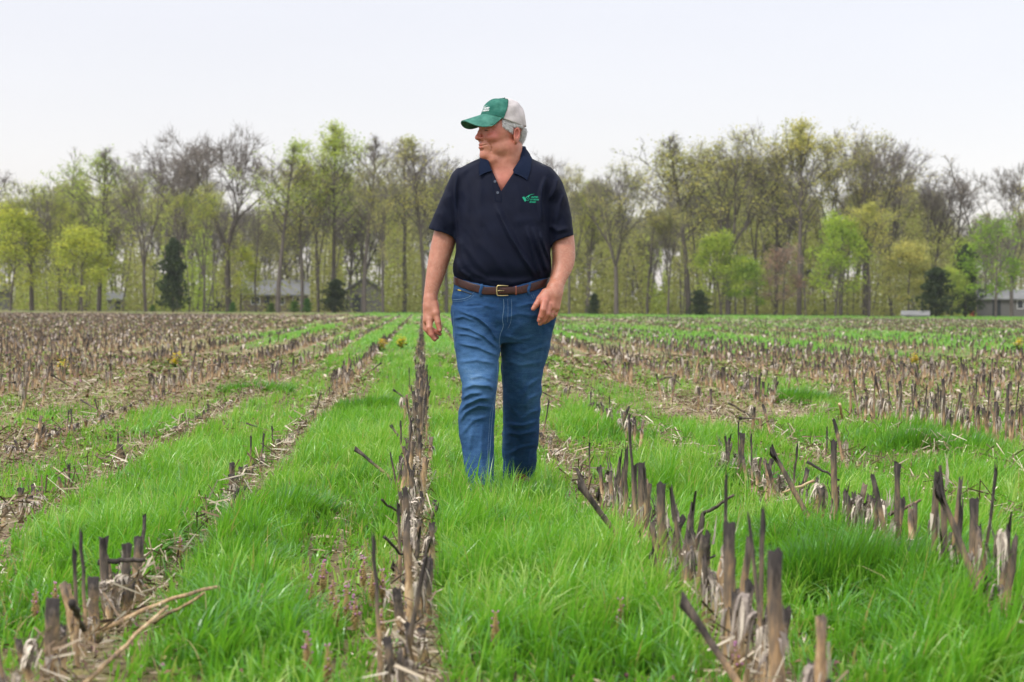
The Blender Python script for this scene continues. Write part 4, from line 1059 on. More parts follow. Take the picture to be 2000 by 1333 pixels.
# brim
A = np.zeros((25, 13, 3))
for i in range(25):
    t = -1 + 2 * i / 24; th = math.pi + t * R(64)
    y = -RY * .93; 
    for _ in range(8):
        zz = rim(y); c = math.sqrt(max(0.05, 1 - ((zz - CC[2]) / RZ) ** 2)) ** .6; y = CC[1] - RY * abs(math.cos(t * R(64))) ** .94 * c
    x = RX * math.copysign(abs(math.sin(t * R(64))) ** .94, t) * c * 1.0
    for j in range(13):
        s_ = j / 12
        ln = .107 * (1 - abs(t) ** 2.6) ** .55 if abs(t) < 1 else 0
        bx = x * (1 + .10 * s_ * (1 - abs(t) ** 3)); by = y - ln * s_; bz = rim(y) + .002 - .28 * ln * s_ - .052 * (abs(bx) / .085) ** 2 * min(1, s_ * 1.7) * (ln / .107) ** .5
        A[i, j] = hp((bx, by, bz))
brimm = Mat('brim_twill', 0.8, 0.2); vec = brimm.coords(); f = brimm.noise(vec, 40, 3); g = brimm.noise(brimm.coords(scale=(1, 1, 4)), 160, 2)
brimm.color(brimm.ramp(f, [(0.3, (0.028, 0.125, 0.095)), (0.7, (0.070, 0.22, 0.17))])); brimm.bump(g, 0.5, 0.0025)
sheet(A, 0.004, 'brim', brimm.m, cap_root)
bd = Acc(); edge = [hp(CC + (q - CC) * 1.008) for q in seam_pts]
bd.add(*tube(edge, .0013, 5))
darkg = simple('dark_green_thread', (.01, .06, .04), (.02, .10, .07), 200)
bd.add(*tube([hp(CC + np.array((0, .0, RZ)) + np.array((0, 0, dz))) for dz in (-.003, .0005, .003)], [.0085, .0085, .004], 10)); 
obj('cap_button', bd.mesh('cap_button'), darkg, cap_root)
ey = Acc(); ey.add(*tube([hp((.055, .035, .128)), hp((.057, .036, .131))], .0032, 8)); obj('eyelet', ey.mesh('eyelet'), darkg, cap_root)
# white embroidery on the cap
def cap_frame(x, z): return Vector(hp((x, -.3, z))), Vector(Rh @ np.array((0, 1.0, 0)))
wht = simple('white_thread', (.60, .62, .62), (.75, .77, .77), 300, .7)
LV, LF = logo(-.034, .100, .00205, .0018, [('UNITED', 17.0, 6.6, 17.0, 4.4), ('SOYBEAN', 14.6, 0.6, 20.5, 4.6)])
flat_obj(LV, LF, 'embroidery', wht, cap_root, bvh_cap, 0.0022, cap_frame)

# ---- hair: short strands under the cap, over the ear and down the back of the head
hm = Mat('grey_hair', 0.5, 0.4); f = hm.noise(hm.coords(), 300, 2)
hm.color(hm.ramp(f, [(0.3, (0.56, 0.54, 0.53)), (0.7, (0.86, 0.85, 0.85))]))
ha = Acc(); r_ = np.random.default_rng(5)
def scalp(th, z):
    """point of the skull side at angle th (0 = back, pi/2 = ear side)"""
    c = math.sqrt(max(0.02, 1 - ((z - .030) / .105) ** 2))
    return np.array((.0805 * c * math.sin(th), .008 + .1045 * c * math.cos(th), z))
for k in range(5200):
    side = r_.choice((-1, 1)); th = r_.uniform(0, R(118))
    p0 = scalp(side * th, 0); zt = rim(p0[1]) + .006; 
    if th < R(62): zb = -.058 + .01 * r_.random()                 # back and behind the ear
    elif th < R(92): zb = .036 - .004 * r_.random()               # above the ear
    else: zb = .002 + .030 * (th - R(92)) / R(26)                 # sideburn
    z = r_.uniform(zb, zt); p = scalp(side * th, z)
    if abs(z) < .03 and R(62) < th < R(90): continue
    nrm = (p - np.array((0, .008, .03))); nrm /= np.linalg.norm(nrm)
    L_ = r_.uniform(.010, .020); flow = np.array((0, .45 if th > R(50) else 0.1, -1.0)) + r_.normal(0, .15, 3); flow /= np.linalg.norm(flow)
    q = p + nrm * r_.uniform(.000, .006)
    pts = [q, q + flow * L_ * .5 + nrm * .0025, q + flow * L_ + nrm * .001]
    ha.add(*tube([hp(a) for a in pts], [.0008, .0007, .0002], 3, False))
hair = obj('hair', ha.mesh('hair'), hm.m, man)
# grey-brown eyebrows and eyes
for s in (-1, 1):
    eb = Acc()
    for k in range(50):
        t = r_.random(); p = np.array((s * (.014 + .036 * t), -.1215 + .034 * t ** 1.6, .037 + r_.uniform(-.003, .003)))
        eb.add(*tube([hp(p), hp(p + np.array((s * .005, .001, .0025)))], [.0007, .0003], 3, False))
    obj('eyebrow', eb.mesh('eyebrow'), hm.m, body)
for s in (-1, 1):
    e = Acc(); c = np.array((s * .034, surf(s * .034, .0125) - .0004, .0125))
    e.add(*tube([hp(c + np.array((-s * .010, -.0010, 0))), hp(c + np.array((-s * .004, -.0030, .0004))), hp(c + np.array((s * .003, -.0022, .0004))), hp(c + np.array((s * .011, .0050, -.001)))], [.0010, .0028, .0028, .0010], 6))
    obj('eye', e.mesh('eye'), simple('eye_dark', (.03, .02, .02), (.09, .07, .06), 200, 0.2), body)
# fine pale hair on the forearms
fh = Acc()
for k in range(2200):
    side = r_.random() < .5
    v = r_.uniform(470, 575); u = r_.uniform(822, 892) if side else r_.uniform(1060, 1122)
    p, n = front_hit(bvh_body, u, v)
    if p is None or n[1] > 0.35: continue
    dr = np.array((n[0] * .7, n[1] * .7, -.6)) + r_.normal(0, .25, 3); dr /= np.linalg.norm(dr)
    L_ = r_.uniform(.004, .009); fh.add(*tube([p, p + dr * L_ * .5 + n * .001, p + dr * L_], [.00017, .00015, .00008], 3, False))
fhm = simple('pale_body_hair', (.62, .52, .42), (.75, .66, .56), 100, 0.5)
obj('arm_hair', fh.mesh('arm_hair'), fhm, body)
# ring on his finger
rg = [np.array(pc(1074.8 + 5.9 * math.cos(t) * .95, 611 + 2.2 * math.cos(t), -.184)) + np.array((0, -.014 * math.sin(t), 0)) for t in np.linspace(0, 2 * math.pi, 17)]
ac = Acc(); ac.add(*tube(rg, .0012, 5, False)); obj('ring', ac.mesh('ring'), brass, body)

# finger nails that show
nail = simple('nail', (.42, .19, .14), (.50, .25, .19), 200, .35)
for (u, v, d, sx, sz, ry) in ((857.2, 644.5, -.109, .0052, .0065, 0.2), (1051.2, 622.5, -.219, .0050, .0060, -.45), (1053.0, 629.5, -.203, .0046, .0055, -.5), (848.3, 662, -.107, .0040, .0050, .5)):
    p = np.array(pc(u, v, d)); a = np.linspace(0, 2 * math.pi, 13)[:-1]; cr_, sr_ = math.cos(ry), math.sin(ry)
    o_ = []
    for r in (1.0, .55):
        for t in a:
            x, z = r * sx * math.cos(t), r * sz * math.sin(t); o_.append(p + np.array((x * cr_ - z * sr_, -.0016 * (1 - r * r) , x * sr_ + z * cr_)))
    hit, nn = front_hit(bvh_body, u, v)
    if hit is not None:
        dy = hit[1] - p[1] - .0008; o_ = [q + np.array((0, dy, 0)) for q in o_]
    o_.append(o_[0] * 0 + np.mean(o_, 0) + np.array((0, -.0009, 0)))
    k = np.arange(12); kn = (k + 1) % 12; ac = Acc(); ac.add(np.array(o_), np.concatenate([np.stack([kn, k, k + 12, kn + 12], 1), np.stack([kn + 12, k + 12, np.full(12, 24), np.full(12, 24)], 1)]))
    obj('fingernail', ac.mesh('fingernail'), nail, body)
# ================================================================== CORN STUBBLE
sm_ = Mat('corn_stalk', 0.85, 0.2)
vec = sm_.coords(scale=(1, 1, .12)); f = sm_.noise(vec, 160, 4, .7); f2 = sm_.noise(sm_.coords(scale=(1, 1, .4)), 30, 3)
tn = sm_.math('ADD', sm_.attr('tone').outputs['Fac'], sm_.math('MULTIPLY', sm_.math('SUBTRACT', f2, .45), 1.5))
tn = sm_.math('ADD', tn, sm_.math('MULTIPLY', sm_.math('SUBTRACT', f, .5), 0.8), True)
sm_.color(sm_.ramp(tn, [(0.02, (0.56, 0.42, 0.26)), (0.22, (0.40, 0.26, 0.14)), (0.45, (0.21, 0.15, 0.10)), (0.70, (0.105, 0.085, 0.070)), (0.92, (0.040, 0.034, 0.031))])); sm_.bump(f, 0.7, 0.003)
hk = Mat('corn_husk', 0.8, 0.2)
f = hk.noise(hk.coords(scale=(1, 1, .25)), 120, 4, .7); t_ = hk.attr('tone').outputs['Fac']
hk.color(hk.ramp(hk.math('ADD', t_, hk.math('MULTIPLY', hk.math('SUBTRACT', f, .5), .9), True), [(0.1, (0.60, 0.52, 0.42)), (0.4, (0.36, 0.30, 0.25)), (0.65, (0.20, 0.165, 0.145)), (0.9, (0.05, 0.04, 0.035))])); hk.bump(f, 0.6, 0.002)
pr = np.random.default_rng(11)

def stalk_geo(h, r, tilt, dark, jag=.02, bend=None, n=8, m=8):
    zs = np.linspace(0, 1, m); p = []
    for t in zs:
        q = np.array((tilt[0] * 1.5 * t * h, tilt[1] * 1.5 * t * h, -.02 + (h + .02) * t))
        if bend is not None and t > bend[0]: 
            e = (t - bend[0]) * h; q = p0 + np.array((bend[1] * e, bend[2] * e, bend[3] * e))
        else: p0 = q
        p.append(q)
    p = np.array(p) + pr.normal(0, .0012, (m, 3))
    rad = r * (1.12 - .22 * zs) * (1 + pr.normal(0, .05, m)); rad[pr.integers(2, m - 2)] *= 1.2
    V, F = tube(p, rad, n, True)
    top = np.arange((m - 1) * n, m * n); V[top, 2] += pr.uniform(-jag, jag, n); V[top, :2] += pr.normal(0, r * .2, (n, 2)); V[-1] = V[top].mean(0) - np.array((0, 0, jag * 1.3))
    tone = np.concatenate([np.repeat(np.clip(dark[0] + (dark[1] - dark[0]) * zs ** 2.0 + pr.normal(0, .06, m), 0, 1), n), [dark[0], dark[1]]])
    return V, F, tone
def ribbon(base, d, L, w, droop, tone, m=6, curl=.4, jit=.004):
    """a husk strip that leaves the stalk and hangs over"""
    d = np.array(d, float); t = np.linspace(0, 1, m); side = np.cross(d, (0, 0, 1)); side /= np.linalg.norm(side) + 1e-9
    c = np.array([base + np.array((d[0], d[1], 0)) * L * (s ** .8) * .8 + np.array((0, 0, L * (d[2] * s - droop * s * s))) for s in t])
    c += side * np.cumsum(pr.normal(0, jit, m))[:, None]; c[1:, 2] += pr.normal(0, jit * .7, m - 1)
    ww = w * (1 - .8 * t ** 1.6) * (1 + pr.normal(0, .15, m)); V = []
    tw = pr.normal(0, .9)
    for i in range(m):
        s2 = side * math.cos(tw * t[i]) + np.array((0, 0, math.sin(tw * t[i])))
        V += [c[i] - s2 * ww[i] / 2, c[i] + s2 * ww[i] / 2]
    V = np.array(V); V[:, 2] = np.maximum(V[:, 2], .004)
    F = grid_faces(m, 2)
    return V, F, np.clip(tone + .25 * (np.repeat(t, 2) - .3) * pr.normal(0, 1), 0, 1)
def shag(b, hh, n, big):
    """a bundle of shredded sheath fibres draped over the stub, hanging mostly to two or three sides"""
    for g in range(3 if big else 2):
        an = pr.uniform(0, 6.28); L0 = pr.uniform(.07, .17) * (1 if big else .75); out = pr.uniform(.12, .42); up = pr.uniform(-.05, .45); z0 = hh * pr.uniform(.62, .98); tone = pr.uniform(.05, .75)
        for i in range(n):
            a2 = an + pr.normal(0, .45); o2 = out * pr.uniform(.5, 1.3)
            b.add(*ribbon(np.array((math.cos(a2) * .009, math.sin(a2) * .009, z0 * pr.uniform(.9, 1.04))), (math.cos(a2) * o2, math.sin(a2) * o2, up + pr.normal(0, .08)), L0 * pr.uniform(.45, 1.2), pr.uniform(.004, .014), pr.uniform(.7, 1.2), tone + pr.normal(0, .2), 5, jit=.0025))

KINDS = {}
def make_kind(key):
    """-> stalk mesh, husk mesh (or None), nominal height"""
    a = Acc(); b = Acc(); hh = .3
    u = lambda lo, hi: pr.uniform(lo, hi)
    k = key.split('_')[0]
    if k == 'tall': a.add(*stalk_geo(hh, u(.0045, .0065), (u(-.14, .14), u(-.12, .12)), (.25, .95), .02)); 
    elif k == 'post': a.add(*stalk_geo(hh, u(.0105, .0135), (u(-.06, .06), u(-.06, .06)), (.25, .85), .006)); 
    elif k == 'stub': a.add(*stalk_geo(hh, u(.0070, .0105), (u(-.16, .16), u(-.12, .12)), (.02, u(.55, .95)), .013))
    elif k == 'tan': a.add(*stalk_geo(hh, u(.0070, .0105), (u(-.14, .14), u(-.1, .1)), (.05, .42), .010))
    elif k == 'husk': a.add(*stalk_geo(hh * .92, u(.0075, .0105), (u(-.1, .1), u(-.1, .1)), (.05, .8), .015))
    elif k == 'split':
        a.add(*stalk_geo(hh, .008, (u(-.1, .1), 0), (.1, .85), .03)); a.add(*stalk_geo(hh * .8, .007, (u(.12, .22), u(-.1, .1)), (.15, .8), .03)); a.add(*stalk_geo(hh * .55, .009, (u(-.25, -.1), u(-.1, .1)), (.0, .7), .03))
    elif k == 'bent': a.add(*stalk_geo(hh * 1.4, .008, (u(-.1, .1), 0), (.15, .7), .02, (.55, u(-1, 1), u(-.5, .5), u(-.6, .2))))
    elif k == 'lean': a.add(*stalk_geo(hh, .009, (u(.4, .9) * (1 if pr.random() < .5 else -1), u(-.3, .3)), (.2, .8), .02))
    if k == 'husk': shag(b, hh, 14, True)
    elif k in ('split', 'stub', 'tan', 'post'): shag(b, hh * u(.6, 1.0), 7, False)
    if k in ('split', 'stub', 'husk'):
        for i in range(3): an = u(0, 6.28); b.add(*ribbon(np.array((0, 0, hh * u(.6, .95))), (math.cos(an) * u(.1, .5), math.sin(an) * u(.1, .5), u(.7, 1.2)), u(.04, .10), u(.003, .007), u(.0, .3), u(.3, 1), 4))
    if k in ('stub', 'tan', 'husk', 'post'):                                       # old roots and sheath at the foot
        for i in range(3):
            an = u(0, 2 * math.pi); b.add(*ribbon(np.array((math.cos(an) * .011, math.sin(an) * .011, hh * u(.1, .3))), (math.cos(an) * .4, math.sin(an) * .4, .3), u(.05, .10), u(.006, .012), u(.9, 1.6), u(.1, .7), 4))
    ms = a.mesh('corn_stalk', 'tone'); ms.materials.append(sm_.m)
    mh = None
    if b.n: mh = b.mesh('husk', 'tone', False); mh.materials.append(hk.m)
    geo = (np.concatenate(a.V), np.concatenate(a.F), np.concatenate(a.A), np.concatenate(b.V) if b.n else None, np.concatenate(b.F) if b.n else None, np.concatenate(b.A) if b.n else None)
    KINDS[key] = (ms, mh, geo)
for k, c in (('tall', 4), ('post', 3), ('stub', 7), ('tan', 4), ('husk', 7), ('split', 4), ('bent', 3), ('lean', 3)):
    for i in range(c): make_kind(f'{k}_{i}')
KN = {k: [q for q in KINDS if q.startswith(k + '_')] for k in ('tall', 'post', 'stub', 'tan', 'husk', 'split', 'bent', 'lean')}
WORDS = {'tall': 'tall thin blackened corn stalk', 'post': 'thick dark cut corn stalk', 'stub': 'tan corn stub with dark top', 'tan': 'plain tan corn stub', 'husk': 'corn stub with shaggy grey husk',
         'split': 'corn stub split into splinters', 'bent': 'broken and folded corn stalk', 'lean': 'leaning dark corn stalk'}
ROWN = {0: 'from front in first row left of man', -1: 'from front in second row left of man', -2: 'from front in third row left of man', -3: 'from front in fourth row left of man',
        1: 'from front in first row right of man', 2: 'from front in second row right of man', 4: 'from front in dense row at right'}
hero = []   # (row, x, y, h, kind)
def hy(px, X): return X / ((px - 825) / FPX)
def H(row, X, lst):
    for px, top, kind in lst:
        xx = X(px) if callable(X) else X
        y = hy(px, xx); h = CAM_H - (top - 596 - (px - 1000) * .0066) * y / FPX
        hero.append((row, xx, y, min(max(h, .10), .52), kind))
T, P_, S_, N_, K_, L_, B_, E_ = 'tall', 'post', 'stub', 'tan', 'husk', 'split', 'bent', 'lean'
H(1, .77, [(1158, 863, T), (1170, 905, S_), (1178, 892, K_), (1190, 907, S_), (1199, 871, L_), (1205, 880, T), (1213, 905, K_), (1221, 880, T), (1230, 868, T), (1238, 925, K_), (1245, 904, P_), (1254, 901, P_), (1262, 808, T), (1268, 913, S_), (1275, 960, K_),
           (1290, 919, T), (1283, 940, E_), (1298, 975, K_), (1307, 941, P_), (1319, 997, S_), (1332, 949, L_), (1346, 955, T), (1356, 1000, K_), (1367, 1015, S_), (1379, 1009, S_), (1389, 1018, N_), (1398, 1045, K_), (1409, 922, T), (1420, 1050, K_), (1434, 1012, S_), (1445, 1016, P_),
           (1460, 1100, K_), (1478, 1003, T), (1472, 1110, K_), (1496, 1018, T), (1492, 1150, K_), (1508, 1145, K_), (1520, 1160, S_), (1543, 1072, P_), (1565, 1183, E_), (1600, 1250, K_), (1628, 1165, N_), (1660, 1290, K_),
           (1063, 781, T), (1057, 825, S_), (1068, 840, S_), (1077, 846, K_), (1088, 880, K_), (1095, 905, N_)])
H(2, 1.57, [(1413, 844, L_), (1424, 875, K_), (1431, 850, T), (1438, 870, K_), (1445, 823, T), (1452, 844, P_), (1462, 885, S_), (1478, 853, T), (1488, 880, K_), (1502, 886, S_), (1508, 900, K_), (1515, 887, S_), (1529, 892, S_), (1542, 915, K_), (1552, 905, S_), (1559, 868, T),
            (1573, 925, K_), (1584, 925, K_), (1596, 922, S_), (1610, 930, K_), (1625, 879, E_), (1634, 925, K_), (1643, 859, P_), (1656, 932, N_), (1665, 931, K_), (1681, 933, K_), (1694, 936, K_), (1703, 940, K_), (1714, 945, K_), (1725, 951, K_), (1737, 965, S_), (1750, 955, S_),
            (1763, 901, P_), (1770, 904, S_), (1780, 1000, K_), (1791, 962, S_), (1804, 979, N_), (1826, 1020, S_), (1846, 922, P_), (1862, 904, S_), (1873, 902, L_), (1900, 913, T), (1908, 973, P_), (1930, 1010, S_), (1967, 993, L_), (1980, 1005, K_), (1998, 951, E_)])
H(2, 1.35, [(1104, 748, K_), (1112, 762, E_), (1154, 766, T), (1160, 778, K_), (1168, 778, K_), (1176, 782, K_), (1184, 778, S_), (1192, 772, T), (1200, 788, K_), (1208, 786, S_), (1216, 792, K_), (1225, 800, S_), (1234, 802, K_), (1243, 808, K_), (1250, 815, N_)])
H(-1, -.85, [(25, 1158, P_), (38, 1158, T), (59, 1207, S_), (88, 1215, K_), (106, 1158, P_), (120, 1190, K_), (145, 1062, T), (162, 1115, N_), (172, 1032, T), (180, 1115, N_), (198, 1118, P_), (212, 1110, K_), (224, 1041, P_), (232, 1100, K_), (238, 1055, P_), (246, 1054, S_), (258, 1095, K_), (266, 1041, P_), (280, 1009, T),
             (429, 943, S_), (440, 940, S_), (455, 923, P_), (462, 918, K_), (469, 900, P_), (480, 900, K_), (490, 893, K_), (497, 848, T), (505, 880, K_), (510, 844, T), (520, 880, K_), (541, 828, T), (550, 848, K_), (558, 844, K_), (568, 855, S_), (579, 846, E_), (590, 815, K_), (604, 795, K_), (610, 765, T), (618, 795, S_), (630, 780, K_), (642, 755, T), (650, 775, S_)])
H(-2, -1.65, [(2, 933, T), (16, 965, K_), (43, 947, P_), (60, 955, K_), (71, 937, S_), (94, 943, K_), (127, 920, S_), (140, 903, T), (234, 843, T), (238, 865, P_), (243, 864, P_), (252, 871, S_), (350, 838, K_), (358, 842, K_), (365, 824, S_), (373, 808, T), (381, 830, N_), (390, 812, K_), (396, 795, T), (403, 810, S_), (409, 788, P_), (416, 780, T), (426, 780, T), (431, 782, T),
              (440, 805, K_), (450, 800, K_), (460, 795, S_), (472, 772, T), (481, 785, K_), (490, 780, K_), (500, 775, S_), (510, 770, K_), (520, 765, S_)])
H(-3, -2.37, [(8, 880, E_), (20, 874, S_), (34, 890, K_), (49, 857, L_), (71, 801, N_), (81, 824, L_), (87, 821, S_), (96, 840, K_), (108, 838, K_), (118, 838, K_), (127, 837, S_), (132, 798, T), (145, 798, T), (151, 830, K_), (158, 828, K_), (165, 815, E_), (172, 825, S_), (188, 808, S_), (198, 814, K_), (205, 778, T), (211, 814, K_), (223, 788, T), (230, 815, K_), (236, 782, E_), (248, 815, K_), (260, 805, K_), (272, 790, S_),
              (284, 785, K_), (296, 780, S_), (306, 770, K_), (318, 762, T), (328, 772, T)])
f4 = lambda px: 3.35 + (px - 1674) / 316 * .45
H(4, f4, [(1674, 755, N_), (1680, 770, S_), (1686, 765, K_), (1692, 742, T), (1699, 765, K_), (1706, 755, S_), (1713, 768, K_), (1721, 731, T), (1727, 748, K_), (1733, 770, K_), (1740, 768, K_), (1747, 770, K_), (1752, 748, T), (1760, 775, K_), (1767, 780, S_), (1773, 744, P_), (1780, 785, N_), (1786, 751, T), (1795, 785, K_), (1806, 753, T), (1815, 785, K_), (1825, 766, K_), (1832, 780, S_),
          (1840, 755, T), (1850, 785, K_), (1863, 740, P_), (1870, 785, K_), (1876, 757, S_), (1888, 790, K_), (1901, 762, N_), (1910, 790, K_), (1921, 740, T), (1930, 780, K_), (1937, 731, T), (1948, 790, S_), (1958, 785, P_), (1966, 790, K_), (1975, 755, T), (1983, 790, K_), (1991, 748, T)])
y = 4.05                                           # the long row beside the man
while y < 19.5:
    hgt = pr.normal(.235, .06); kd = pr.choice([T, P_, S_, N_, K_, L_, E_], p=[.15, .12, .16, .10, .36, .07, .04])
    if y < 6.2 and kd == E_: kd = K_
    if kd == T: hgt += .08
    if kd == K_: hgt = min(hgt, .22)
    hero.append((0, ROW0 + pr.normal(0, .032) - .012, y, max(hgt, .12), str(kd))); y += pr.uniform(.10, .22) * (1 + max(0, y - 9) * .03)
by_row = {}
for q in hero: by_row.setdefault(q[0], []).append(q)
for r, lst in by_row.items():
    lst.sort(key=lambda q: q[2]); cnt = 0
    for q in lst:
        _, x, y, h, kd = q; cnt += 1
        key = KN[kd][pr.integers(len(KN[kd]))]; ms, mh, geo = KINDS[key]
        o = bpy.data.objects.new('corn_stalk', ms); COL.objects.link(o)
        o.location = (x + pr.normal(0, .012), y, -.005); o.rotation_euler.z = pr.uniform(-.5, .5) if kd in ('lean', 'split') else pr.uniform(0, 6.28)
        s = 1.08 + .12 * pr.normal(); o.scale = (s, s, h / .3)
        sfx = 'th' if 10 <= cnt % 100 <= 20 else {1: 'st', 2: 'nd', 3: 'rd'}.get(cnt % 10, 'th')
        if kd in ('stub', 'husk', 'tan', 'split'): o.scale.z *= .9
        tag(o, f'{WORDS[kd]}, {cnt}{sfx} {ROWN[r]}', 'corn stalk', 'cut corn stalks standing in rows')
        if mh is not None:
            c = bpy.data.objects.new('husk', mh); COL.objects.link(c); c.parent = o
print('individual stalks', len(hero))

# the rest of the stubble, rows out to the trees, as one object
SV, SF, SA, HV, HF, HA = [], [], [], [], [], []; sn = hn = 0
allk = list(KINDS)
wts = np.array([{'tall': .9, 'post': 1.0, 'stub': 1.5, 'tan': .7, 'husk': 1.7, 'split': .6, 'bent': .2, 'lean': .3}[k.split('_')[0]] for k in allk]); wts /= wts.sum()
def row_density(k, y, px):
    """how many of the plants of a row still stand"""
    g = vnoise(y * .5 + k * 7.3, k * 3.1, 1.0, 77)
    if k <= -9: return .95
    if k <= -4: return {-4: .08, -5: .95, -6: .15, -7: .95, -8: .55}[k] * (1 if y > 15 else .4)
    if k == -3: return .75 if y > 18 else 0
    if k == -2: return .85 if y > 21 else 0
    if k == -1: return .9 if y > 19 else 0
    if k == 0: return 1.0 if y > 19.5 else 0
    if k == 1: return .55 if y > 24 else 0
    if k == 2: return .5 * (g > .4) if y > 24 else 0
    if k == 3: return (.12 if y < 20 else .6 * (g > .45)) if y > 9 else 0
    if k == 4: return (1.0 if y > 17.5 else 0)
    if k == 5: return .85 if 13 < y < 16.0 else .12 if y > 16 else 0
    if k in (6, 7, 8, 9): return .95 if y > 21 else .4 * (g > .5)
    if k in (10, 11, 12, 15, 16, 19): return .2
    return .95 if math.sin(k * .9 + y * .05) > -.5 else .35
cnt = 0
for k in range(-62, 64):
    if abs(k) > 62: continue
    y = 9.0 + pr.random()
    while y < 150:
        x = rowx(k) + (.02 * math.sin(y * .7 + k))
        if abs(x - y * math.tan(-YAW)) > y * .275 + 1: 
            y += .5; continue
        step = .13 if y < 35 else .13 * (1 + (y - 35) * .035)
        y += step * pr.uniform(.7, 1.5)
        dn_ = row_density(k, y, 0)
        if y > 22:
            p_, q_ = to_photo(np.array([x]), np.array([y]), np.array([0.0])); dn_ *= 1 - .8 * float(np.clip(field(LUSH, p_, q_)[0] * 1.3 - .2, 0, 1))
            if p_[0] > 450 and k < 0 and y > 45: dn_ *= .75
        if pr.random() > dn_: continue
        h = max(.08, pr.normal(.25, .05) * (.95 if y < 25 else .72 if y < 45 else .52)); xx = x + pr.normal(0, .022)
        wide = 1.0 if y < 30 else 1.0 + (y - 30) * .013
        cnt += 1
        if y < 30:
            ms, mh, g = KINDS[allk[pr.choice(len(allk), p=wts)]]
            a = pr.uniform(0, 6.28); R_ = np.array(((math.cos(a), -math.sin(a), 0), (math.sin(a), math.cos(a), 0), (0, 0, 1)))
            sc = np.array((1.1, 1.1, h / .3)); off = np.array((xx, y, -.005))
            SV.append((g[0] * sc) @ R_.T + off); SF.append(g[1] + sn); SA.append(g[2]); sn += len(g[0])
            if g[3] is not None: HV.append((g[3] * sc) @ R_.T + off); HF.append(g[4] + hn); HA.append(g[5]); hn += len(g[3])
        else:                                                    # distant: a crooked three-sided stub, some with a husk flap
            r = .013 * wide; a = pr.uniform(0, 6.28); t = a + np.array((0, 2.09, 4.19)); lx, ly = pr.normal(0, .12, 2) * h
            V = np.concatenate([np.c_[xx + r * np.cos(t), y + r * np.sin(t), np.zeros(3)], np.c_[xx + lx + r * .8 * np.cos(t), y + ly + r * .8 * np.sin(t), np.full(3, h) + pr.normal(0, .02, 3)]])
            F = np.array([(0, 1, 4, 3), (1, 2, 5, 4), (2, 0, 3, 5), (3, 4, 5, 5)]); SV.append(V); SF.append(F + sn); SA.append(np.array([.1, .1, .1, .8, .8, .8]) + pr.normal(0, .15)); sn += 6
            if pr.random() < .6:
                b = pr.uniform(0, 6.28); w = .022 * wide; d = np.array((math.cos(b), math.sin(b), 0)); s_ = np.array((-d[1], d[0], 0)); p = np.array((xx, y, h * pr.uniform(.6, .95)))
                V = np.array([p - s_ * w, p + s_ * w, p + d * .05 * wide + s_ * w * .8 + (0, 0, -.4 * h), p + d * .05 * wide - s_ * w * .8 + (0, 0, -.4 * h)])
                HV.append(V); HF.append(np.array([(0, 1, 2, 3)]) + hn); HA.append(np.full(4, pr.uniform(.15, .9))); hn += 4
def split_faces(F): F = np.concatenate(F); t = F[:, 2] == F[:, 3]; return [F[~t], F[t][:, :3]]
nS = sn
V = np.concatenate(SV + HV); FS = split_faces(SF); FH = [q + nS for q in split_faces(HF)]
me = new_mesh('corn_stubble', V, [FS[0], FS[1], FH[0], FH[1]], {'tone': np.clip(np.concatenate(SA + HA), 0, 1)}, False)
me.materials.append(sm_.m); me.materials.append(hk.m)
mi = np.zeros(len(me.polygons), np.int32); nq = len(FS[0]) + len(FS[1]); mi[nq:] = 1
me.polygons.foreach_set('material_index', mi)
tag(obj('corn_stubble', me), 'distant rows of cut corn stubble reaching to the trees', 'corn stubble', kind='stuff')
print('far stubs', cnt, len(V))

# long fallen stalks and sticks lying on the grass, each its own thing
def fallen(p0, p1, z0, z1, r, tone, label, mid=0.0, hus=False):
    a = np.array((*ground_point(p0[0], p0[1], z0), z0)); b = np.array((*ground_point(p1[0], p1[1], z1), z1))
    m = 9; t = np.linspace(0, 1, m)[:, None]; p = a + (b - a) * t; p[:, 2] += mid * np.sin(t[:, 0] * math.pi); p += pr.normal(0, .002, p.shape)
    c = a * 1.0; V, F = tube(p - c, r * (1 - .3 * t[:, 0]) * (1 + .12 * (np.arange(m) % 3 == 0)), 7)
    A = Acc(); A.add(V, F, np.full(len(V), tone) + pr.normal(0, .05, len(V)))
    o = obj('fallen_stalk', A.mesh('fallen_stalk', 'tone'), sm_.m, None, tuple(c)); tag(o, label, 'fallen stalk', 'fallen corn stalks')
    if hus:
        B_ = Acc(); 
        for i in range(5): B_.add(*ribbon(p[2 + i] - c, ((b - a)[0] * .5, (b - a)[1] * .5, .1), .12, .02, .3, .2))
        obj('husk', B_.mesh('husk', 'tone', False), hk.m, o)
fallen((165, 1336), (326, 1186), .03, .16, .0060, .12, 'long straight straw coloured stalk slanting up out of grass at bottom left', 0)
fallen((196, 1232), (424, 1146), .05, .15, .0065, .18, 'straw stalk lying behind the long slanting one at left', .01, True)
fallen((300, 1215), (400, 1160), .06, .14, .0055, .10, 'short pale stalk beside the left straw stalk tip', 0)
fallen((1210, 1108), (1282, 1018), .05, .17, .0080, .0, 'bleached whitish stalk leaning on first row right of the man', 0, True)
fallen((1292, 1132), (1400, 1085), .10, .17, .0050, .85, 'thin blackened twig lying across grass left of the near right row', 0)
fallen((1372, 1008), (1432, 968), .17, .26, .0065, .6, 'broken brown stalk bridging the first row right of the man', 0)
fallen((1576, 902), (1640, 938), .27, .20, .0060, .85, 'dark crossed stick on top of second row right of the man', 0)
fallen((1590, 940), (1530, 962), .2, .16, .006, .1, 'pale husk stick poking out left of the crossed dark stick', 0)
fallen((1424, 788), (1470, 815), .16, .03, .0080, .75, 'dark stick standing slanted in bare patch right of centre', 0)
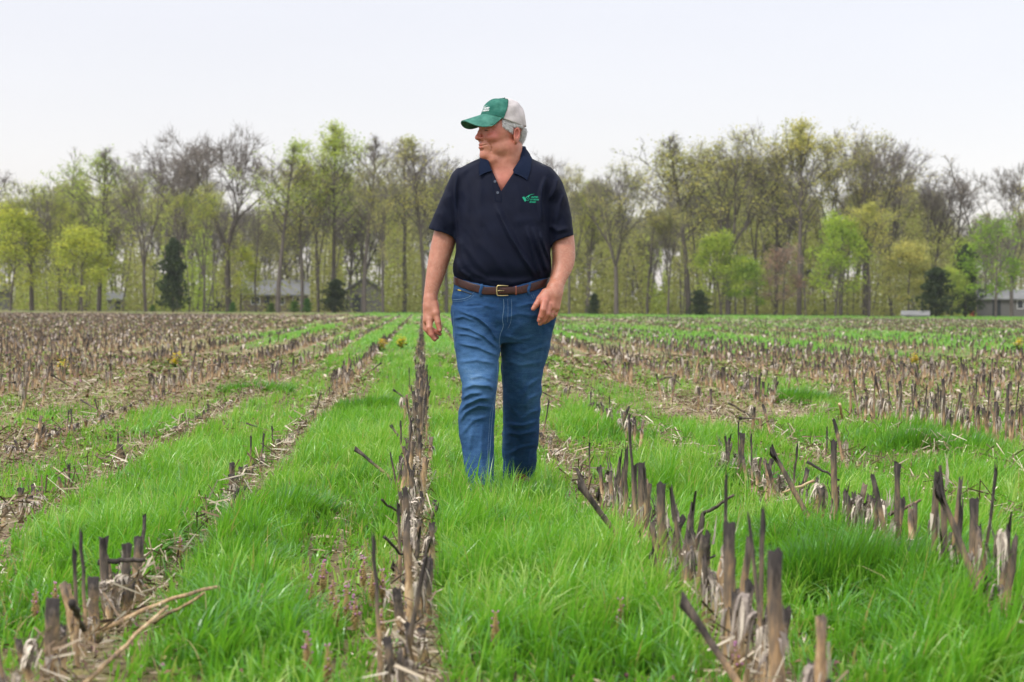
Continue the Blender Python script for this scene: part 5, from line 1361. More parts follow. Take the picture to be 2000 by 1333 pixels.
fallen((1290, 742), (1330, 752), .12, .08, .010, .65, 'small dark broken stalk in weeds beyond the bare patch', .05)
fallen((745, 978), (790, 1008), .22, .14, .0045, .9, 'thin black twig sticking left from the long row, farther one', 0)
fallen((752, 1050), (785, 1085), .2, .13, .0050, .85, 'thin dark twig sticking left from the long row, nearer one', 0)
fallen((880, 925), (835, 940), .03, .08, .010, .25, 'tan stalk lying right of the long row by his foot', 0)
fallen((800, 880), (845, 800), .10, .02, .005, .9, 'dark thin stalk leaning across the long row behind his hand', 0)
fallen((190, 1100), (285, 1092), .19, .2, .008, .8, 'blackened stalk lying flat on top of the near left row', 0)
fallen((140, 1180), (165, 1230), .2, .08, .009, .8, 'short dark stalk hanging off the near left row', 0)
fallen((1640, 790), (1646, 820), .17, .03, .012, .0, 'bleached white husk stalk standing left of the dense right row', 0)
fallen((1735, 1005), (1800, 978), .18, .24, .007, .35, 'grey bent stalk joined to the pale stub in second row', 0)
# ================================================================== TREES
tr = np.random.default_rng(23)
bark = Mat('bark', 0.9, 0.15); f = bark.noise(bark.coords(scale=(1, 1, .3)), 60, 4); oi = bark.n('ShaderNodeObjectInfo')
bark.color(bark.mix(bark.math('MULTIPLY', oi.outputs['Random'], .6), bark.ramp(f, [(0.3, (0.065, 0.056, 0.049)), (0.7, (0.145, 0.125, 0.11))]), (0.15, 0.125, 0.105)))
twigm = simple('twig_bark', (.12, .105, .09), (.22, .19, .17), 30, 0.9, 0.1)
leafm = Mat('spring_leaves', 0.6, 0.25); oi = leafm.n('ShaderNodeObjectInfo'); t_ = leafm.attr('tint').outputs['Fac']
lc = leafm.mix(1.0, oi.outputs['Color'], leafm.ramp(t_, [(0.0, (0.55, 0.62, 0.50)), (0.5, (1.0, 1.0, 1.0)), (1.0, (1.5, 1.30, 1.05))]), 'MULTIPLY')
leafm.color(lc); leafm.translucent(lc, 0.45)

class TB:
    """branches and leaves of one tree, unit height"""
    def __init__(s): s.tr = Acc(); s.tw = Acc(); s.tips = []
    def limb(s, p, d, L, r0, r1, n=5, wob=.06, up=.0, acc=None, m=5):
        pts = [np.array(p, float)]; d = np.array(d, float)
        for i in range(m):
            d = d + tr.normal(0, wob, 3); d[2] += up; d /= np.linalg.norm(d); pts.append(pts[-1] + d * L / m)
        V, F = tube(pts, np.linspace(r0, r1, m + 1) * .76, n, False); (acc or s.tr).add(V, F); return pts, d
    def twigs(s, p, d, n, L, r, spread=.8, leaf=1):
        for _ in range(n):
            e = d + tr.normal(0, spread, 3); e[2] += .25; e /= np.linalg.norm(e); l = L * tr.uniform(.5, 1.3)
            q = p + e * l; k = p + e * l * .5 + tr.normal(0, .12, 3) * l * .4
            V, F = tube([p, k, q], [r, r * .8, r * .45], 3, False); s.tw.add(V, F)
            s.tips += [k, q]
def spreader(s, p, d, L, r, lev, maxlev, ang, ratio, twn, twL, twr, up):
    pts, d2 = s.limb(p, d, L, r, r * .68, n=6 if lev < 2 else 4 if lev < 4 else 3, wob=.07, up=up, m=5 if lev < 3 else 3, acc=s.tr if lev < 4 else s.tw)
    if lev >= maxlev: s.twigs(pts[-1], d2, twn, twL, twr); s.twigs(pts[-2], d2, twn // 2, twL, twr); return
    nb = 2 + (tr.random() < (.75 if lev < 2 else .35)); az0 = tr.random() * 6.28
    for i in range(nb):
        az = az0 + i * 6.28 / nb + tr.normal(0, .4); a = ang * tr.uniform(.6, 1.35)
        u = np.cross(d2, (0, 0, 1.0)); u = u / (np.linalg.norm(u) + 1e-6) if np.linalg.norm(u) > .05 else np.array((1.0, 0, 0)); v = np.cross(d2, u)
        e = d2 * math.cos(a) + (u * math.cos(az) + v * math.sin(az)) * math.sin(a)
        spreader(s, pts[-1], e, L * ratio * tr.uniform(.75, 1.2), r * (.66 if nb == 2 else .58), lev + 1, maxlev, ang, ratio, twn, twL, twr, up)
    if lev > 0 and tr.random() < .7: 
        e = d2 + tr.normal(0, .7, 3); e /= np.linalg.norm(e); spreader(s, pts[2], e, L * .55, r * .35, max(lev + 2, maxlev - 1), maxlev, ang, ratio, twn, twL, twr, up)
def make_tree(kind):
    s = TB(); k = kind
    if k == 'vase':                                         # open-grown, forks low into a wide rounded crown
        pts, d = s.limb((0, 0, 0), (tr.normal(0, .02), 0, 1), .30, .022, .017, 8, .02)
        for i in range(4):
            az = i * 1.57 + tr.normal(0, .3); a = tr.uniform(.22, .50)
            spreader(s, pts[-1], (math.cos(az) * a, math.sin(az) * a, 1), .17, .0125, 1, 5, .36, .80, 7, .052, .0011, .03)
    elif k == 'tall':                                       # forest grown: long clean trunk, narrow upswept crown
        pts, d = s.limb((0, 0, 0), (tr.normal(0, .03), 0, 1), .92, .0135, .003, 7, .022, .02, m=12)
        st = tr.uniform(.36, .5)
        for i in range(24):
            f = st + (.97 - st) * ((i + tr.random()) / 24); q = f * 12; j = int(min(q, 11.99)); p = pts[j] + (pts[j + 1] - pts[j]) * (q - j)
            az = i * 2.4 + tr.normal(0, .3); w = (.19 * math.sin(min(1, (f - st) / (1 - st) * 1.05 + .22) * math.pi) ** .7 + .03) * tr.uniform(.7, 1.2)
            e = np.array((math.cos(az), math.sin(az), tr.uniform(.7, 1.5))); e /= np.linalg.norm(e)
            pp, dd = s.limb(p, e, w, .0042, .0016, 4, .08, .05, m=4)
            for a in (1, 2, 3, 4):
                for _ in range(2):
                    e2 = dd + tr.normal(0, .55, 3); e2[2] += .2; e2 /= np.linalg.norm(e2)
                    p2, d2 = s.limb(pp[a], e2, w * .42, .0018, .0009, 3, .1, .04, s.tw, 3); s.twigs(p2[-1], d2, 3, .032, .0008); s.twigs(p2[-2], d2, 2, .032, .0008)
    elif k == 'fork':                                       # trunk splitting into two or three tall stems
        pts, d = s.limb((0, 0, 0), (tr.normal(0, .03), 0, 1), tr.uniform(.16, .34), .016, .014, 8, .02)
        for i in range(3):
            az = i * 2.1 + tr.normal(0, .3); a = tr.uniform(.10, .22)
            spreader(s, pts[-1], (math.cos(az) * a, math.sin(az) * a, 1), .24, .010, 1, 5, .27, .74, 7, .048, .0011, .05)
    elif k == 'thin':
        pts, d = s.limb((0, 0, 0), (tr.normal(0, .05), 0, 1), .95, .0085, .0015, 6, .03, .02, m=12)
        for i in range(16):
            f = .5 + .48 * (i + tr.random()) / 16; q = f * 12; j = int(min(q, 11.99)); p = pts[j] + (pts[j + 1] - pts[j]) * (q - j)
            az = tr.random() * 6.28; w = .13 * (1.15 - f) / .6 * tr.uniform(.6, 1.2); e = np.array((math.cos(az), math.sin(az), 1.3)); e /= np.linalg.norm(e)
            pp, dd = s.limb(p, e, w, .0024, .001, 3, .08, .04, m=3); s.twigs(pp[-1], dd, 4, .04, .0007, .5); s.twigs(pp[-2], dd, 3, .035, .0007, .5)
    elif k == 'round':                                      # small bushy tree in full young leaf
        pts, d = s.limb((0, 0, 0), (0, 0, 1), .80, .013, .003, 7, .03, m=10)
        for i in range(16):
            q = 1.6 + i * .52; j = int(q); p = pts[j] + (pts[j + 1] - pts[j]) * (q - j) if j < 10 else pts[-1]
            az = i * 2.4 + tr.normal(0, .3); a = tr.uniform(.9, 1.9) * (1.15 - q / 14); w = .105 * (1.25 - abs(q - 4.2) / 8)
            spreader(s, p, np.array((math.cos(az) * a, math.sin(az) * a, 1)) / math.hypot(a, 1), w, .0042, 3, 5, .50, .75, 6, .05, .0009, .02)
    V = np.concatenate(s.tr.V + s.tw.V); top = V[:, 2].max()
    tips = np.array(s.tips); return s, 1.0 / top, tips
def leaf_quads(pts, per, jit, size, kernel=1.0, seed=0, clump=None):
    P = np.repeat(pts, per, 0); n = len(P); P = P + tr.normal(0, jit, (n, 3))
    if clump is not None:
        g = vnoise(P[:, 0] + P[:, 1] * .7, P[:, 2], clump, seed); P = P[g > .38 + tr.normal(0, .08, n)]; n = len(P)
    a = tr.random(n) * 6.28; b = tr.normal(0, .6, n); s = size * tr.uniform(.5, 1.4, n)
    u = np.stack([np.cos(a) * np.cos(b), np.sin(a) * np.cos(b), np.sin(b)], 1); w = np.cross(u, tr.normal(size=(n, 3))); w /= np.linalg.norm(w, axis=1)[:, None]
    V = np.stack([P - u * s[:, None] * .6, P - w * s[:, None] * .42, P + u * s[:, None] * .6, P + w * s[:, None] * .42], 1).reshape(-1, 3)
    t = np.clip(.5 + .35 * (vnoise(P[:, 0] * 2 + P[:, 1], P[:, 2] * 2, .12, seed) - .5) * 2 + tr.normal(0, .16, n), 0, 1)
    return V, np.arange(n * 4).reshape(n, 4), np.repeat(t, 4)
PROTO = {}
def proto(key, kind, per, jit, size, clump=None, sub=1):
    s, sc, tips = make_tree(kind)
    mt = s.tr.mesh('trunk'); mt.materials.append(bark.m); V, F, t = leaf_quads(tips[::sub], per, jit, size, seed=len(PROTO), clump=clump)
    Vt = np.concatenate(s.tw.V); Ft = np.concatenate(s.tw.F); q = Ft[:, 2] != Ft[:, 3]; n = len(Vt)
    me = new_mesh('crown', np.concatenate([Vt, V]), [Ft[q], F + n], {'tint': np.concatenate([np.zeros(n), t])}, False)
    me.materials.append(twigm); me.materials.append(leafm.m); mi = np.zeros(len(me.polygons), np.int32); mi[q.sum():] = 1; me.polygons.foreach_set('material_index', mi)
    VT = np.concatenate(s.tr.V); FT = np.concatenate(s.tr.F)
    PROTO[key] = (mt, me, sc, dict(VT=VT, FT=FT, Vt=Vt, Ft=Ft[q], V=V, F=F, t=t))
for i in range(3): proto(f'vasebare{i}', 'vase', 1, .006, .0065, .10, 4)
for i in range(2): proto(f'vaseleaf{i}', 'vase', 2, .015, .0070, .22, 1)
for i in range(4): proto(f'tallleaf{i}', 'tall', 4, .014, .0070, .22, 1)
for i in range(2): proto(f'tallbare{i}', 'tall', 1, .006, .006, .08, 3)
for i in range(3): proto(f'forkleaf{i}', 'fork', 3, .016, .0070, .22, 1)
for i in range(3): proto(f'forkbare{i}', 'fork', 1, .006, .006, .10, 4)
for i in range(2): proto(f'thin{i}', 'thin', 1, .006, .006, None, 2)
for i in range(3): proto(f'round{i}', 'round', 4, .030, .015, .20, 1)
def evergreen(key, broad):
    a = Acc(); V, F = tube([(0, 0, 0), (.01, 0, .5), (0, 0, .95)], [.02, .012, .002], 6); a.add(V, F); mt = a.mesh('trunk'); mt.materials.append(bark.m)
    P = []
    for k in range(1100):
        z = tr.random() ** .85; r = (.27 if broad else .20) * (1 - z) ** .42 * (.35 + .65 * min(1, z * 5 + .4)) * (1 + .28 * math.sin(z * 23 + tr.normal(0, .3))) ; az = tr.random() * 6.28; q = tr.random() ** .4
        r *= 1 + .3 * math.sin(az * 3 + z * 9) + .25 * math.sin(az * 7 - z * 21); P.append((math.cos(az) * r * q, math.sin(az) * r * q, .06 + z * .93))
    V, F, t = leaf_quads(np.array(P), 8, .014, .028 if broad else .024, seed=3)
    me = new_mesh('crown', V, F, {'tint': t}, False); me.materials.append(leafm.m)
    PROTO[key] = (mt, me, 1.0, None)
evergreen('cedar', False); evergreen('broadcedar', True)

TREES = []
def tree(name, px, top, key, label, color, D=200, group='trees along the edge of the field', wide=1.0, yaw=None):
    base = at_dist(px, 600, D); t = at_dist(px, top, D); H = t[2]
    mt, mc, sc, _ = PROTO[key]
    o = empty(name, (base[0], base[1], -.05), tr.uniform(0, 6.28) if yaw is None else yaw)
    s = H * sc; o.scale = (s * wide, s * wide, s)
    tag(o, label, 'tree', group)
    a = bpy.data.objects.new('trunk', mt); COL.objects.link(a); a.parent = o
    c = bpy.data.objects.new('crown', mc); COL.objects.link(c); c.parent = o; c.color = (*color, 1)
    TREES.append((px, D))
YG, LG, OL, BR, PK, DK, PY = (0.44, 0.50, 0.07), (0.40, 0.50, 0.09), (0.46, 0.46, 0.13), (0.38, 0.33, 0.20), (0.38, 0.27, 0.21), (0.050, 0.080, 0.030), (0.52, 0.52, 0.12)
DT = 'deciduous_tree'
for a in [
    (DT, -30, 300, 'forkbare0', 'bare grey tree cut off by the left edge of the photo', BR, 205, 1.0),
    (DT, 20, 400, 'round0', 'yellow green bushy tree at the very left edge', YG, 196, 1.0),
    (DT, 62, 338, 'vaseleaf0', 'yellow green spreading tree above the white shed at far left', YG, 200, .9),
    (DT, 128, 283, 'thin0', 'tall thin bare tree with a small tuft, left of the sparse green one', BR, 214, 1.0),
    (DT, 118, 372, 'forkleaf0', 'lime green tree under the thin tufted tree at left', YG, 197, .8),
    (DT, 193, 283, 'tallleaf0', 'tall sparse green tree with dark straight trunk, tallest of left end', LG, 198, 1.15),
    (DT, 240, 330, 'thin1', 'slender bare tree between sparse green tree and grey many-limbed tree', BR, 212, 1.0),
    (DT, 285, 292, 'forkbare1', 'grey leafless tree with thick twin trunk left of the dark cedar', BR, 196, .85),
    (DT, 352, 262, 'vasebare0', 'bare grey tree rising behind the small dark cedar', BR, 216, .8),
    (DT, 398, 352, 'forkleaf1', 'yellow green tree with dark forked trunk just right of cedar', YG, 195, .8),
    (DT, 370, 420, 'thin1', 'leaning thin dark trunk close to the right of the cedar', OL, 194, 1.0),
    (DT, 447, 236, 'vasebare1', 'tallest bare tree with wide domed crown on left side', (0.30, 0.26, 0.20), 205, .82),
    (DT, 500, 345, 'thin0', 'thin leaning trunk right of the domed bare tree', OL, 203, 1.0),
    (DT, 543, 276, 'tallleaf1', 'sparse light green tree with straight dark trunk above the pale roof', LG, 196, 1.2),
    (DT, 590, 320, 'tallleaf2', 'olive leafed tree right of the pale roofed house', OL, 200, 1.0),
    (DT, 622, 300, 'forkleaf2', 'pale green tree with curved limbs left of the tall centre-left tree', YG, 206, .75),
    (DT, 652, 240, 'tallleaf3', 'very tall light green tree with wispy top, left of centre', LG, 202, 1.0),
    (DT, 712, 255, 'tallbare0', 'tall brownish bare tree standing by the grey gabled building', BR, 199, 1.05),
    (DT, 748, 300, 'forkleaf0', 'bronze green twin-stemmed tree right of the gabled building', OL, 197, .7),
    (DT, 790, 265, 'tallbare1', 'bare wispy tree halfway between gabled building and the man', BR, 210, 1.1),
    (DT, 828, 268, 'tallleaf1', 'pale green tree directly above the man\'s hanging hand', OL, 201, 1.1),
    (DT, 872, 290, 'forkbare2', 'bare tree just left of the man\'s shoulder', OL, 204, .8),
    (DT, 935, 300, 'tallbare0', 'faint bare tree behind the man\'s face', BR, 218, 1.0),
    (DT, 1052, 285, 'vasebare2', 'bare rounded crown behind the man\'s shoulder at right', BR, 216, .7),
    (DT, 1112, 320, 'forkleaf1', 'light green tree beside the man\'s right-hand sleeve', OL, 202, .75),
    (DT, 1150, 352, 'tallleaf2', 'yellow green slim tree between the sleeve and the open-crowned tree', YG, 206, .9),
    (DT, 1204, 300, 'vaseleaf1', 'open-crowned sparse tree with dark trunk in the low gap right of man', OL, 198, .80),
    (DT, 1264, 312, 'thin0', 'thin bare tree in the low gap before the tall right group', BR, 205, 1.2),
    (DT, 1305, 400, 'forkleaf2', 'short olive tree left of the tall right group', OL, 199, .8),
    (DT, 1345, 258, 'tallleaf0', 'first tree of the tall right group, olive leaves on its left side', OL, 204, 1.3),
    (DT, 1422, 228, 'vaseleaf0', 'big tree with thick trunk and rounded sparse crown in right group', OL, 203, .78),
    (DT, 1478, 262, 'forkbare0', 'brown-budded tree between the two thick trunks of right group', (0.24, 0.17, 0.09), 206, .72),
    (DT, 1515, 300, 'tallbare1', 'dark narrow trunked bare tree in middle of right group', BR, 208, 1.0),
    (DT, 1560, 232, 'tallleaf3', 'tall wispy tree with straight dark trunk beside the sky gap', OL, 200, 1.1),
    (DT, 1642, 246, 'forkleaf0', 'tall multi-stemmed olive tree right of the sky gap', (0.46, 0.45, 0.13), 205, .85),
    (DT, 1690, 232, 'vaseleaf1', 'broadest tallest tree of the right group', (0.46, 0.43, 0.12), 207, .78),
    (DT, 1742, 262, 'forkbare1', 'rusty tinged bare tree ending the tall right group', (0.25, 0.15, 0.08), 210, .9),
    (DT, 1818, 322, 'vasebare0', 'lower grey bare tree right of the tall group', BR, 212, .75),
    (DT, 1850, 350, 'tallbare0', 'small bare tree left of the spindly dead-looking one', BR, 214, 1.0),
    (DT, 1906, 292, 'thin1', 'spindly nearly branchless tree against the sky at right', BR, 216, 1.3),
    (DT, 1976, 314, 'forkbare2', 'dark bare tree above the bright green one at right edge', BR, 208, .85),
    (DT, 2045, 330, 'tallleaf1', 'tree partly cut off by the right edge of the photo', OL, 205, 1.1),
    ('understory_tree', 160, 440, 'round1', 'lime green low tree under the left end trees', YG, 193, 1.1),
    ('understory_tree', 470, 470, 'round2', 'yellow green low tree in front of the domed bare tree', YG, 204, 1.0),
    ('understory_tree', 1408, 450, 'round0', 'bright green small tree left of the pinkish one', (0.36, 0.46, 0.06), 194, .9),
    ('understory_tree', 1455, 500, 'round1', 'low spreading green tree touching the bright small one', (0.28, 0.42, 0.05), 195, 1.1),
    ('understory_tree', 1530, 470, 'round2', 'pinkish brown budding small tree below the sky gap', PK, 196, 1.05),
    ('understory_tree', 1632, 415, 'round0', 'vivid green small tree in the centre of the right side', (0.34, 0.47, 0.06), 192, .85),
    ('understory_tree', 1698, 395, 'tallleaf2', 'pale yellow leafed slender tree right of the vivid green one', PY, 193, 1.1),
    ('understory_tree', 1775, 470, 'round1', 'brownish olive low tree left of the dark evergreens', OL, 197, 1.1),
    ('understory_tree', 1945, 408, 'round2', 'large round bright green tree above the grey shed at right', (0.23, 0.38, 0.035), 190, 1.0),
    ('understory_tree', 1858, 520, 'round0', 'low green bush tree between the dark evergreen and the shed', LG, 194, 1.0),
    ('evergreen_tree', 338, 466, 'broadcedar', 'small dark cedar standing alone among bare trunks at left', DK, 192, .75),
    ('evergreen_tree', 1366, 566, 'broadcedar', 'low dark round evergreen bush at the field edge', DK, 190, 1.55),
    ('evergreen_tree', 1828, 522, 'broadcedar', 'broad dark evergreen left of the grey shed', DK, 191, 1.35),
    ('evergreen_tree', 1886, 478, 'broadcedar', 'narrow dark evergreen behind the broad one', DK, 197, .8),
    ('evergreen_tree', 655, 545, 'broadcedar', 'short dark evergreen beside the gabled building', (0.05, 0.075, 0.03), 198, 1.5),
    ('evergreen_tree', 1160, 572, 'broadcedar', 'small dark evergreen low behind the man\'s left arm', DK, 195, 1.1),
]:
    nm, px_, top, key, lab, col_, D_, w_ = a
    tree(nm, px_, top, key, lab, col_, D_, wide=w_ * (1.0 if nm == 'evergreen_tree' else 1.18), group={'evergreen_tree': 'dark evergreens at the field edge', 'understory_tree': 'small leafy trees in front of the wood'}.get(nm, 'tall spring trees at the field edge'))

# low shrubs at the foot of the wood
for px_, top, w_, c_, lab in ((575, 588, 1.6, (0.10, 0.20, 0.03), 'green shrub in front of the pale roofed house'), (530, 592, 1.5, (0.09, 0.17, 0.03), 'low green shrub left of the brighter one by the house'), (600, 583, 1.2, (0.06, 0.17, 0.025), 'taller dark green shrub at right end of the house'),
                              (455, 590, 1.3, (0.08, 0.19, 0.03), 'green shrub right of the parked vehicle'), (298, 596, 1.6, (0.10, 0.20, 0.03), 'low shrub by the foot of grey twin trunk')):
    b = at_dist(px_, 600, 191); t = at_dist(px_, top, 191); o = empty('shrub', (b[0], b[1], 0), tr.random() * 6); s = t[2] * 1.0; o.scale = (s * w_, s * w_, s); tag(o, lab, 'shrub', 'shrubs at the foot of the wood')
    for nm, m_ in (('stem', PROTO['broadcedar'][0]), ('foliage', PROTO['broadcedar'][1])):
        c = bpy.data.objects.new(nm, m_); COL.objects.link(c); c.parent = o; c.color = (*c_, 1)

# ---- the wood behind, one mass
VV, FF, TT, MI = [], [], [], []; n = 0
def addp(V, F, t, mi):
    global n
    VV.append(V); FF.append(F + n); TT.append(t); MI.append(np.full(len(F), mi)); n += len(V)
keys = [k for k in PROTO if PROTO[k][3] is not None]
def skyline(px):                                             # how high the wood stands, photo y
    return np.interp(px, [-60, 0, 60, 150, 300, 420, 480, 520, 640, 760, 900, 1000, 1100, 1200, 1280, 1340, 1450, 1560, 1600, 1700, 1790, 1850, 1950, 2060], [400, 400, 380, 345, 330, 350, 420, 400, 340, 340, 350, 360, 380, 400, 420, 330, 310, 350, 420, 310, 370, 420, 420, 420])
BLD = [(-60, 30), (208, 242), (468, 606), (672, 750), (1906, 2090)]
pxs = -60
while pxs < 2060:
    pxs += tr.uniform(6, 13); D_ = tr.uniform(226, 262); key = keys[tr.integers(len(keys))]
    if key.startswith('round') and tr.random() < .5: continue
    top = skyline(pxs) + tr.uniform(-14, 60); g = PROTO[key][3]; b = at_dist(pxs, 600, D_); H_ = at_dist(pxs, top, D_)[2] * PROTO[key][2]; a = tr.random() * 6.28
    R_ = np.array(((math.cos(a), -math.sin(a), 0), (math.sin(a), math.cos(a), 0), (0, 0, 1))); off = np.array((b[0], b[1], -.05)); w_ = tr.uniform(.7, 1.1); S_ = np.array((H_ * w_, H_ * w_, H_))
    q = g['FT']; addp((g['VT'] * S_) @ R_.T + off, q, np.zeros(len(g['VT'])), 0); addp((g['Vt'] * S_) @ R_.T + off, g['Ft'], np.zeros(len(g['Vt'])), 0)
    addp((g['V'] * S_) @ R_.T + off, g['F'], np.clip(g['t'] * .5 + tr.uniform(0, .5), 0, 1), 1)
# saplings and thin trunks
for i in range(190):
    pxs = tr.uniform(-60, 2060); D_ = tr.uniform(204, 245)
    if D_ < 236 and any(a - 6 < pxs < b + 6 for a, b in BLD): D_ = 246
    h = tr.uniform(5, 15); b = at_dist(pxs, 600, D_); r = tr.uniform(.04, .13); lean = tr.normal(0, .13)
    V, F = tube([(b[0], b[1], 0), (b[0] + lean * h * .5, b[1], h * .5), (b[0] + lean * h + tr.normal(0, .3), b[1], h)], [r, r * .8, r * .3], 5, False); addp(V, F, np.zeros(len(V)), 0)
    for k in range(6):
        z = h * tr.uniform(.35, .95); p = np.array((b[0] + lean * z, b[1], z)); e = np.array((tr.choice((-1, 1)) * tr.uniform(.5, 1), tr.normal(0, .6), tr.uniform(.5, 1.2))); l = tr.uniform(.8, 2.2)
        V, F = tube([p, p + e * l * .5, p + e * l + (0, 0, .2)], [r * .3, r * .25, .012], 3, False); addp(V, F, np.zeros(len(V)), 0)
# undergrowth leaves
N_ = 480000
pxs = tr.uniform(-80, 2080, N_); D_ = 203 + 55 * tr.random(N_) ** .8; z = tr.random(N_) ** 1.15 * np.clip((600 - skyline(pxs)) / 3889 * 200 * .9, 4, 14) + .1
clr = np.zeros(N_, bool)
for a, b in BLD: clr |= (pxs > a) & (pxs < b) & (D_ < 240) & ((D_ > 212) | (tr.random(N_) < .35) | (a > 1800))
g = vnoise(pxs, z * 14 + D_, 26, 5) * .6 + vnoise(pxs, z * 14, 9, 6) * .4
k_ = ~clr & (g > .20 + .035 * z + tr.normal(0, .04, N_)); pxs, D_, z = pxs[k_], D_[k_], z[k_]
dx = np.array([at_dist(0, 600, 1.0), at_dist(2000, 600, 1.0)]); fr = pxs / 2000
bx = (dx[0, 0] + (dx[1, 0] - dx[0, 0]) * fr) * D_; by = (dx[0, 1] + (dx[1, 1] - dx[0, 1]) * fr) * D_
V, F, t = leaf_quads(np.stack([bx, by, z], 1), 1, .05, .205)
px_r = np.repeat(pxs, 4); tt_ = np.clip(.15 + .7 * vnoise(px_r, px_r * 0, 60, 15) + tr.normal(0, .12, len(px_r)), 0, 1)
addp(V, F, tt_, 2)
Fa = np.concatenate(FF); mi = np.concatenate(MI); q = Fa[:, 2] != Fa[:, 3]; Fa = Fa[q]; mi = mi[q]
me = new_mesh('woodland', np.concatenate(VV), Fa, {'tint': np.concatenate(TT)}, False)
wl = Mat('wood_leaves', 0.7, 0.2); t_ = wl.attr('tint').outputs['Fac']
lc = wl.ramp(t_, [(0.05, (0.32, 0.38, 0.09)), (0.3, (0.44, 0.48, 0.11)), (0.5, (0.38, 0.34, 0.17)), (0.7, (0.40, 0.44, 0.11)), (0.95, (0.40, 0.32, 0.22))]); wl.color(lc); wl.translucent(lc, .35)
ug = Mat('undergrowth', 0.7, 0.2); t_ = ug.attr('tint').outputs['Fac']
lc = ug.ramp(t_, [(0.1, (0.26, 0.38, 0.05)), (0.35, (0.38, 0.46, 0.07)), (0.5, (0.33, 0.30, 0.11)), (0.7, (0.35, 0.40, 0.08)), (0.9, (0.37, 0.28, 0.16))]); ug.color(lc); ug.translucent(lc, .3)
bk2 = simple('wood_bark', (.10, .088, .077), (.18, .16, .145), .8, 0.9, 0.1)
for m_ in (bk2, wl.m, ug.m): me.materials.append(m_)
me.polygons.foreach_set('material_index', mi.astype(np.int32))
tag(obj('woodland', me), 'mass of budding woodland and undergrowth behind the first trees', 'woodland', kind='stuff')

# ================================================================== BUILDINGS AT THE EDGE OF THE WOOD
def box(a, lo, hi):
    x0, y0, z0 = lo; x1, y1, z1 = hi
    V = np.array([(x0, y0, z0), (x1, y0, z0), (x1, y1, z0), (x0, y1, z0), (x0, y0, z1), (x1, y0, z1), (x1, y1, z1), (x0, y1, z1)], float)
    a.add(V, np.array([(0, 3, 2, 1), (4, 5, 6, 7), (0, 1, 5, 4), (1, 2, 6, 5), (2, 3, 7, 6), (3, 0, 4, 7)]))
def gable(a, x0, x1, y0, y1, z0, zr, ov=.35, th=.14, axis='x', side=None):
    """two roof slabs; ridge along axis"""
    if axis == 'x':
        ym = (y0 + y1) / 2
        for s, ye in ((-1, y0 - ov), (1, y1 + ov)):
            ze = z0 - ov * (zr - z0) / ((y1 - y0) / 2)
            V = np.array([(x0 - ov, ye, ze), (x1 + ov, ye, ze), (x1 + ov, ym, zr), (x0 - ov, ym, zr)] + [(x0 - ov, ye, ze + th), (x1 + ov, ye, ze + th), (x1 + ov, ym, zr + th), (x0 - ov, ym, zr + th)])
            a.add(V, np.array([(0, 3, 2, 1), (4, 5, 6, 7), (0, 1, 5, 4), (1, 2, 6, 5), (2, 3, 7, 6), (3, 0, 4, 7)]))
    else:
        xm = (x0 + x1) / 2
        for s, xe in ((-1, x0 - ov), (1, x1 + ov)):
            ze = z0 - ov * (zr - z0) / ((x1 - x0) / 2)
            V = np.array([(xe, y0 - ov, ze), (xe, y1 + ov, ze), (xm, y1 + ov, zr), (xm, y0 - ov, zr)] + [(xe, y0 - ov, ze + th), (xe, y1 + ov, ze + th), (xm, y1 + ov, zr + th), (xm, y0 - ov, zr + th)])
            a.add(V, np.array([(0, 3, 2, 1), (4, 5, 6, 7), (0, 1, 5, 4), (1, 2, 6, 5), (2, 3, 7, 6), (3, 0, 4, 7)]))
metal = simple('pale_metal_roof', (.14, .142, .145), (.21, .212, .215), 1.5, .5, .4, .1, .01, stretch=(6, 1, 1))
greyroof = simple('grey_roof', (.15, .15, .15), (.23, .23, .225), 2, .7, .3)
wgrey = simple('grey_siding', (.12, .115, .11), (.17, .165, .155), 3, .8, .2, .3, .01, stretch=(1, 1, 8))
wbrown = simple('brown_siding', (.15, .12, .10), (.21, .17, .14), 3, .8, .2, .3, .01, stretch=(1, 1, 8))
wwhite = simple('white_siding', (.30, .28, .28), (.40, .38, .38), 3, .7, .3, .3, .01, stretch=(1, 1, 8))
dglass = simple('dark_glass', (.02, .025, .03), (.04, .045, .05), 3, .2, .5)
trim = simple('white_trim', (.62, .62, .62), (.74, .74, .74), 3, .6, .3)
